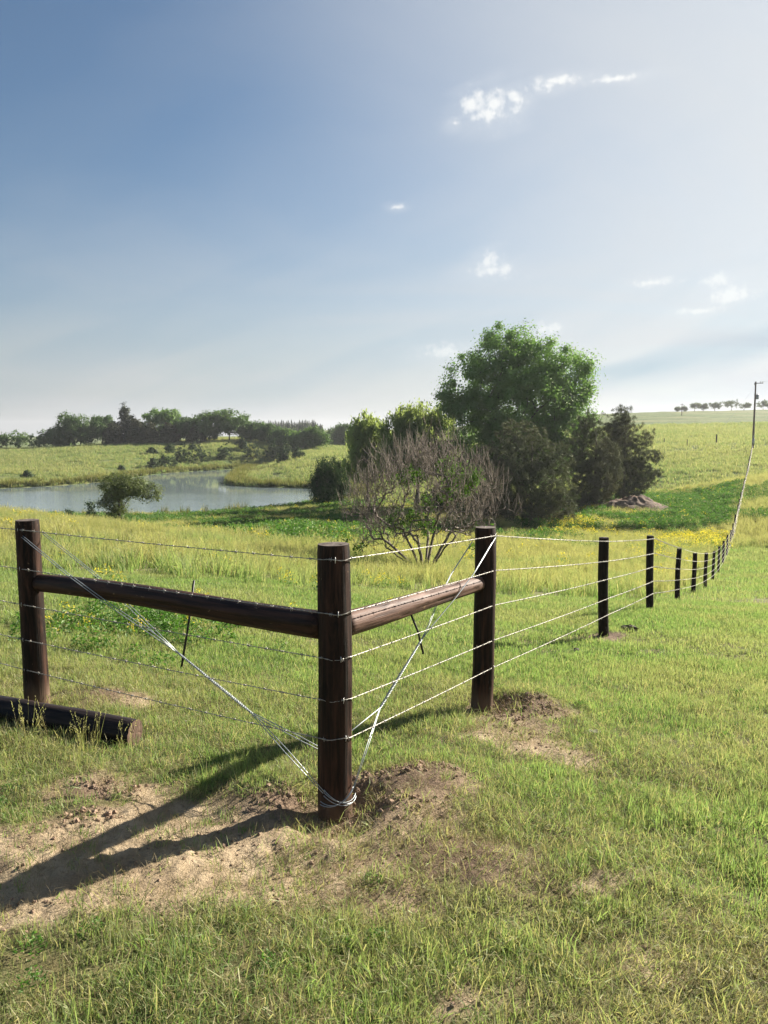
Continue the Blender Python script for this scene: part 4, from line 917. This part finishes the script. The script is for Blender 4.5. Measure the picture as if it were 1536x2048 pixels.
def leafy(n, h, lf, spread, rg, yel=0.0, ystart=.75, straw=.05):
    """leafy weed clump: many small leaves on invisible-thin stems, optional yellow blossom near the top"""
    a = rg.uniform(0, 2 * math.pi, n); r = spread * np.sqrt(rg.random(n)); t = rg.random(n) ** .8; hh = h * (1 - .55 * (r / spread) ** 2)
    C = np.stack([r * np.cos(a), r * np.sin(a), t * hh], 1); nr = rg.normal(size=(n, 3)) + [0, 0, .9]
    V, Q = leaf_quads(C, lf, nr, rg, .45); T = np.concatenate([Q[:, [0, 1, 2]], Q[:, [0, 2, 3]]])
    y = ((t > ystart) & (rg.random(n) < yel)).astype(float); s = (rg.random(n) < straw) * .8
    return V, T, np.repeat(s, 4), np.repeat(y, 4)
STRAW = (.40, .33, .19); YEL = (.62, .50, .06); SEED = (.34, .345, .17)
M_LAWN = leaf_mat('lawn_grass', (.09, .185, .045), (.18, .285, .085), .50, 2.0, c3=(.25, .27, .12), tint=STRAW, gloss=.07, yel=SEED)
M_MEAD = leaf_mat('meadow_grass', (.075, .165, .040), (.155, .25, .070), .50, .5, c3=(.22, .26, .10), tint=STRAW, gloss=.05, yel=SEED)
M_GOLD = leaf_mat('golden_meadow_grass', (.115, .185, .055), (.235, .265, .095), .48, .6, c3=(.33, .31, .13), tint=STRAW, gloss=.05, yel=(.40, .36, .17))
M_WEED = leaf_mat('broadleaf_weeds', (.055, .13, .022), (.095, .19, .035), .42, .5, tint=STRAW, gloss=.08, yel=YEL)
M_REED = leaf_mat('bank_reeds', (.030, .055, .014), (.07, .10, .026), .3, .25, tint=STRAW, gloss=.05, yel=YEL)
M_HILL = leaf_mat('hill_grass', (.075, .155, .046), (.14, .21, .066), .48, .10, c3=(.225, .24, .10), tint=STRAW, gloss=.04, yel=SEED)
M_STRAW = leaf_mat('dead_straw', (.20, .15, .085), (.33, .26, .15), .25, 2.0, gloss=.05, tcol=1.0)
tuft_lib('lawn', 8, lambda r: blades(20, .046, .0036, .055, .62, r, .24, .3, .2), M_LAWN)
tuft_lib('shag', 6, lambda r: blades(30, .092, .0042, .06, .75, r, .14, .3, .25), M_LAWN)
tuft_lib('thatch', 6, lambda r: blades(18, .085, .0032, .085, 1.0, r, .6, .3, .7), M_LAWN)
tuft_lib('straw', 5, lambda r: blades(12, .085, .0017, .09, 1.1, r, 1, 0, .9), M_STRAW)
tuft_lib('mid', 6, lambda r: blades(44, .060, .0065, .13, .7, r, .17, .35, .2), M_LAWN)
tuft_lib('meadow', 6, lambda r: blades(44, .33, .011, .18, .45, r, .12, .8, .06, .3), M_MEAD)
tuft_lib('gold', 6, lambda r: blades(46, .37, .012, .19, .38, r, .2, .9, .05, .5), M_GOLD)
tuft_lib('weed', 5, lambda r: leafy(110, .42, .042, .30, r), M_WEED)
tuft_lib('mustard', 5, lambda r: leafy(120, .55, .036, .28, r, .85, .66), M_WEED)
tuft_lib('reed', 5, lambda r: blades(50, 1.0, .05, .40, .25, r, .12, .3, .02, 0), M_REED)
tuft_lib('hill', 5, lambda r: blades(46, .42, .055, .75, .5, r, .22, .8, .05, 0), M_HILL)
tuft_lib('fluff', 4, lambda r: leafy(6, .05, .005, .04, r, 0, 1, 0), leaf_mat('seed_fluff', (.40, .38, .30), (.52, .50, .40), .4, 2.0, tcol=1.0))
tuft_lib('seedstalk', 4, lambda r: blades(5, .30, .0028, .05, .22, r, .55, .9, 0, 1.0), M_GOLD)

def scatter(name, key, x, y, scl, label, rng, tilt=.12, zoff=0.0, zscl=None, clod=None):
    """one stuff object: points on the ground, each carrying an instance of a tuft"""
    keep = pond_d(x, y) < -.25; x, y, scl = x[keep], y[keep], scl[keep]; zs = (zscl[keep] if zscl is not None else np.ones(len(x)))
    n = len(x); z = H(x, y) + zoff
    me = bpy.data.meshes.new(name); me.vertices.add(n); me.vertices.foreach_set('co', np.stack([x, y, z], 1).astype(np.float32).ravel())
    attr(me, 'rot', np.stack([rng.normal(0, tilt, n), rng.normal(0, tilt, n), rng.uniform(0, 6.283, n)], 1).astype(np.float32), 'FLOAT_VECTOR')
    attr(me, 'scl', np.stack([scl, scl, scl * zs], 1).astype(np.float32), 'FLOAT_VECTOR')
    nv = len(LIB[key].objects); attr(me, 'idx', rng.integers(0, nv, n).astype(np.int32), 'INT')
    o = link(bpy.data.objects.new(name, me), None, kind='stuff', label=label, category='grass' if 'grass' in name else ('soil' if 'soil' in name else 'weeds'))
    g = bpy.data.node_groups.new('scatter_' + name, 'GeometryNodeTree')
    g.interface.new_socket('Geometry', in_out='INPUT', socket_type='NodeSocketGeometry'); g.interface.new_socket('Geometry', in_out='OUTPUT', socket_type='NodeSocketGeometry')
    N = NT(g); gi = N.add('NodeGroupInput'); go = N.add('NodeGroupOutput')
    ci = N.add('GeometryNodeCollectionInfo', {'Collection': LIB[key], 'Separate Children': True, 'Reset Children': True})
    na = lambda nm, ty: N.add('GeometryNodeInputNamedAttribute', {'Name': nm}, data_type=ty).outputs[0]
    er = N.add('FunctionNodeEulerToRotation', {0: na('rot', 'FLOAT_VECTOR')})
    ip = N.add('GeometryNodeInstanceOnPoints', {'Points': gi.outputs[0], 'Instance': ci.outputs[0], 'Pick Instance': True, 'Instance Index': na('idx', 'INT'), 'Rotation': er.outputs[0], 'Scale': na('scl', 'FLOAT_VECTOR')})
    N.l.new(ip.outputs[0], go.inputs[0])
    md = o.modifiers.new('scatter', 'NODES'); md.node_group = g
    return o
def sample(rng, y0, y1, dens, half=.60, pad=1.0):
    """random points over the ground in view between two distances; dens in tufts per square metre"""
    area = (y1 - y0) * 2 * (half * (y0 + y1) / 2 + pad); n = int(area * dens * 1.5)
    y = np.sqrt(rng.uniform(y0 ** 2, y1 ** 2, n)) if y0 > 3 else rng.uniform(y0, y1, n); w = half * y + pad; x = rng.uniform(-1, 1, n) * (half * y1 + pad); k = np.abs(x) < w; x, y = x[k], y[k]
    m = int(min(len(x), area * dens)); return x[:m], y[:m]
def thin(rng, x, y, p): k = rng.random(len(x)) < p; return x[k], y[k]
def lawn_side(x, y):
    """1 on the mown strip along the outside of the fence and near the corner, 0 in the standing meadow"""
    fx = np.where(y < 12.76, cx + (y - cy) * .557, 4.47 + .49 * (y - 12.76))
    right = sstep(x - fx, -1.3, -.5)
    nearc = sstep(y, 13.5, 10.5)
    lim = 15.5 + 1.5 * sstep(x, -6, 2)
    nearc = sstep(y + (fbm(x * .35, y * .35, 66, 3) - .5) * 5, lim + 1.5, lim - 2.5)
    return np.maximum(right, nearc)
rg = np.random.default_rng(11)
def post_clear(x, y):
    """keep tufts from growing through the posts and the log"""
    ok = np.ones(len(x), bool)
    for (px_, py_) in POSTS_MAIN.values(): ok &= (x - px_) ** 2 + (y - py_) ** 2 > .11 ** 2
    for (px_, py_, _, r) in line_info[:6]: ok &= (x - px_) ** 2 + (y - py_) ** 2 > (r + .04) ** 2
    a, b = np.array([-4.1, 5.42]), np.array([-1.54, 4.665]); e = b - a; t = np.clip(((np.stack([x, y], 1) - a) @ e) / (e @ e), 0, 1); dd = np.stack([x, y], 1) - a - t[:, None] * e
    return ok & ((dd ** 2).sum(1) > .085 ** 2)
# near lawn: short blades, shaggy clumps, thatch and loose straw
def near(y0, y1, dens, f): 
    x, y = sample(rg, y0, y1, dens); b = bare(x, y); p = f(x, y, b); x, y = thin(rg, x, y, p); k = post_clear(x, y); return x[k], y[k]
dryn = lambda x, y: fbm(x * .9, y * .9, 91, 4)
cl = lambda x, y: fbm(x * 2.3, y * 2.3, 41, 3)
parts = [near(1.2, 4.5, 900, lambda x, y, b: np.maximum((1 - b) ** 1.7 * (.30 + .70 * sstep(cl(x, y), .38, .58)) * (1 - .68 * sstep(dryn(x, y), .46, .60)), .07)), near(4.5, 8, 480, lambda x, y, b: np.maximum((1 - b) ** 2, .02))]
x, y = np.concatenate([p[0] for p in parts]), np.concatenate([p[1] for p in parts])
scatter('lawn_grass', 'lawn', x, y, rg.uniform(.7, 1.25, len(x)) * (1 + .12 * np.maximum(y - 4, 0)), 'short mown grass around the fence corner', rg)
x, y = near(1.2, 7.5, 190, lambda x, y, b: (1 - b) ** 3 * sstep(cl(x, y), .52, .64) * (1 - .5 * sstep(y, 4, 7)))
scatter('lawn_grass_clumps', 'shag', x, y, rg.uniform(.6, 1.15, len(x)), 'longer shaggy grass clumps in the foreground lawn', rg)
x, y = near(1.2, 6.5, 600, lambda x, y, b: sstep(dryn(x, y) + .8 * b * (1 - b), .34, .54) * (1 - b * .82) * (1 - .6 * sstep(y, 4, 6.5)))
scatter('dry_grass_thatch', 'thatch', x, y, rg.uniform(.6, 1.2, len(x)), 'matted half-dry grass in the foreground lawn', rg, .3)
x, y = near(1.2, 6.5, 460, lambda x, y, b: np.clip(.25 + .75 * b * (1 - .5 * b) + .6 * sstep(dryn(x, y), .46, .62), 0, 1) * (1 - .55 * sstep(y, 4, 6.5)))
scatter('straw_grass', 'straw', x, y, rg.uniform(.5, 1.15, len(x)), 'loose dead straw lying on soil and lawn', rg, .25, .004)
x, y = near(1.3, 9, 5, lambda x, y, b: (1 - b) * sstep(fbm(x * 1.3, y * 1.3, 23, 3), .5, .62))
scatter('small_lawn_weeds', 'weed', x, y, rg.uniform(.10, .2, len(x)), 'small broad-leaved weeds in the lawn', rg)
x, y = near(2.0, 16, 9, lambda x, y, b: (1 - b) * sstep(fbm(x * .8, y * .8, 29, 3), .42, .6))
scatter('lawn_grass_fluff', 'fluff', x, y, rg.uniform(.6, 1.2, len(x)) * (1 + .05 * y), 'pale fluffy seed heads dotted over the lawn', rg)
# mid lawn to the foot of the slope
x, y = sample(rg, 7, 16, 150); b = bare(x, y); x, y = thin(rg, x, y, lawn_side(x, y) * (1 - b)); k = post_clear(x, y); x, y = x[k], y[k]
scatter('mid_lawn_grass', 'mid', x, y, rg.uniform(.7, 1.2, len(x)) * (.75 + .035 * y), 'mown grass on the slope beyond the corner', rg)
x, y = sample(rg, 16, 62, 13); b = bare(x, y); x, y = thin(rg, x, y, lawn_side(x, y) * (1 - b) * sstep(y, 70, 40))
scatter('slope_lawn_grass', 'mid', x, y, rg.uniform(.8, 1.3, len(x)) * (1.1 + .045 * y), 'mown grass strip running down outside the fence', rg)
# standing meadow, green to gold
x, y = sample(rg, 9, 60, 13); b = bare(x, y); hv = .45 + 1.1 * fbm(x * .5, y * .5, 57, 4); g_ = fbm(x * .16, y * .16, 51, 4)
gold = np.clip(sstep(g_ + .0045 * (y - 16), .50, .66), 0, 1) * sstep(y, 15, 21); ls = lawn_side(x, y)
Yb = lambda x, y: np.interp(768 + x / y * FPX, [0, 200, 400, 600, 690, 760, 1000, 1200, 1500], [60, 50, 40, 33, 36, 40, 44, 47, 50])
val = sstep(y - Yb(x, y), 5, -2)                                          # weeds take over near the pond and in the valley
k = rg.random(len(x)) < (1 - ls) * (1 - gold * .8) * val; scatter('meadow_grass', 'meadow', x[k], y[k], rg.uniform(.55, 1.3, k.sum()) * hv[k] * (.85 + .012 * y[k]), 'standing green meadow grass behind the fence', rg)
k = rg.random(len(x)) < (1 - ls) * gold * val * .8; scatter('golden_meadow_grass', 'gold', x[k], y[k], rg.uniform(.55, 1.3, k.sum()) * hv[k] * (.85 + .012 * y[k]), 'yellow seeding meadow grass behind the fence and round the bare tree', rg)
# weeds: a flowering patch by the left rail, the near pond shore and the valley floor
def in_px(x, y, z, X0, X1, Y0, Y1, soft=25):
    px = 768 + x / y * FPX; return sstep(px, X0, X0 + soft) * sstep(px, X1, X1 - soft) * sstep(y, Y0, Y0 + 3) * sstep(y, Y1, Y1 - 3)
x, y = sample(rg, 30, 96, 7); n_ = fbm(x * .22, y * .22, 61, 3); z0 = None
shore = sstep(y - Yb(x, y), -2, 4) * sstep(768 + x / y * FPX, 800, 740) * sstep(n_ + .05, .33, .47); valley = in_px(x, y, z0, 1090, 1500, 58, 92, 40) * sstep(n_ + .12, .36, .48); rest = sstep(n_, .5, .6) * .6 * sstep(y, 42, 50)
must = in_px(x, y, z0, 1300, 1470, 45, 58) * 1.0 + in_px(x, y, z0, 1080, 1210, 56, 66) * .7
p = np.clip(np.maximum(np.maximum(shore, valley), rest), 0, 1) * (1 - np.clip(must, 0, 1) * .8) * (1 - sstep(lawn_side(x, y), .6, 1) * sstep(y, 62, 50))
k = rg.random(len(x)) < p; scatter('broadleaf_weeds', 'weed', x[k], y[k], rg.uniform(.9, 2.1, k.sum()), 'lush green weeds on the valley floor and near pond shore', rg)
k = rg.random(len(x)) < np.clip(must + .03 * (1 - lawn_side(x, y)), 0, 1); scatter('flowering_weeds', 'mustard', x[k], y[k], rg.uniform(.9, 1.7, k.sum()), 'yellow flowering weeds at the foot of the slope', rg)
k = rg.random(len(x)) < (1 - p) * (1 - np.clip(must, 0, 1)) * sstep(y - Yb(x, y), -3, 3) * .8; scatter('valley_grass', 'gold', x[k], y[k], rg.uniform(1.1, 1.9, k.sum()), 'tall valley grass between the weeds', rg)
x = rg.normal(-2.75, .55, 260); y = rg.normal(8.3, .7, 260); scatter('flowering_weed_patch', 'mustard', x[:9], y[:9], rg.uniform(.3, .6, 9), 'patch of leafy weeds with yellow flowers behind the left rail', rg)
scatter('leafy_weed_patch', 'weed', x[90:190], y[90:190], rg.uniform(.25, .6, 100), 'green leafy weeds behind the left rail', rg)
x, y = sample(rg, 8, 20, .7); k = (x < .5) & (fbm(x * .5, y * .5, 71, 3) > .58); scatter('scattered_flowering_weeds', 'mustard', x[k], y[k], rg.uniform(.35, .8, k.sum()), 'scattered yellow flowering weeds in the left meadow', rg)
# reeds along the water's edge
seg = np.concatenate([POND, POND[:1]]); px_, py_ = [], []
for a, b in zip(seg[:-1], seg[1:]):
    L = np.linalg.norm(b - a); m = int(L * (5.0 if max(a[1], b[1]) > 118 else 1.2)); t = rg.random((m, 1)); q = a + (b - a) * t; e = (b - a) / L; nn = np.array([e[1], -e[0]])
    q = q + nn * (rg.exponential(1.1, (m, 1)) + .3); px_.append(q[:, 0]); py_.append(q[:, 1])
x, y = np.concatenate(px_), np.concatenate(py_)
scatter('bank_reeds', 'reed', x, y, rg.uniform(.6, 1.35, len(x)), 'dark reeds and rank grass fringing the pond banks', rg)
# hill grass far off
x, y = sample(rg, 92, 260, .62, .58, 4); scatter('hill_grass', 'hill', x, y, rg.uniform(.7, 1.5, len(x)) * (.8 + .002 * y), 'rough pasture grass on the hills beyond pond and valley', rg)
x, y = sample(rg, 62, 140, 1.1, .58, 4); k = (x > 18) | (y > 90); scatter('valley_side_grass', 'hill', x[k], y[k], rg.uniform(.6, 1.2, k.sum()), 'rough grass on the valley sides', rg)
# seed stalks in front of the log
x = np.concatenate([rg.uniform(-2.6, -1.5, 17), rg.uniform(-2.4, -.9, 9)]); y = np.concatenate([4.58 - (x[:17] + 1.55) * .25 - rg.uniform(.04, .25, 17), rg.uniform(3.9, 4.4, 9)])
scatter('seeding_grass_stalks', 'seedstalk', x, y, rg.uniform(.5, .85, len(x)), 'thin seeding grass stalks in front of the fallen log', rg, .15)
# crumbs and clods of soil
c = bpy.data.collections.new('clods')
for v in range(5): c.objects.link(bpy.data.objects.new('clod_%d' % v, clod_mesh('clod', 700 + v, M_CLOD)))
LIB['clod'] = c
x, y = sample(rg, 2.2, 6.8, 2400); b = bare(x, y); cd = np.zeros(len(x))
for ax_, ay_, r_ in [(.1, 4.02, .42), (-.55, 3.9, .28), (1.0, 5.65, .5), (-.1, 3.72, .25), (-1.5, 3.75, .3)]: cd = np.maximum(cd, np.exp(-((x - ax_) ** 2 + (y - ay_) ** 2) / r_ ** 2))
k = rg.random(len(x)) < b * (cd ** 1.3 * .95 + .12) * sstep(fbm(x * 5, y * 5, 81, 3), .33, .55)
scatter('soil_crumbs', 'clod', x[k], y[k], .003 + .018 * rg.random(k.sum()) ** 5 * (.3 + .7 * cd[k]) + .004 * rg.random(k.sum()), 'loose crumbs and clods of dug soil round the posts', rg, 1.0)

# ------------------------------------------------------------------ the summer haze in the air
def build_haze():
    m = bpy.data.materials.new('summer_haze'); m.use_nodes = True; N = NT(m.node_tree); N.n.clear()
    out = N.add('ShaderNodeOutputMaterial'); v = N.add('ShaderNodeVolumePrincipled', {'Color': rgb(.93, .95, 1.0), 'Density': .00018, 'Anisotropy': .35})
    N.l.new(v.outputs[0], out.inputs['Volume'])
    b = Bag(); box(b, (0, 1270, 17.5), (9400, 2720, 61)); b.obj('haze', m, None, False, kind='stuff', label='pale summer haze in the air over the valley')
build_haze()
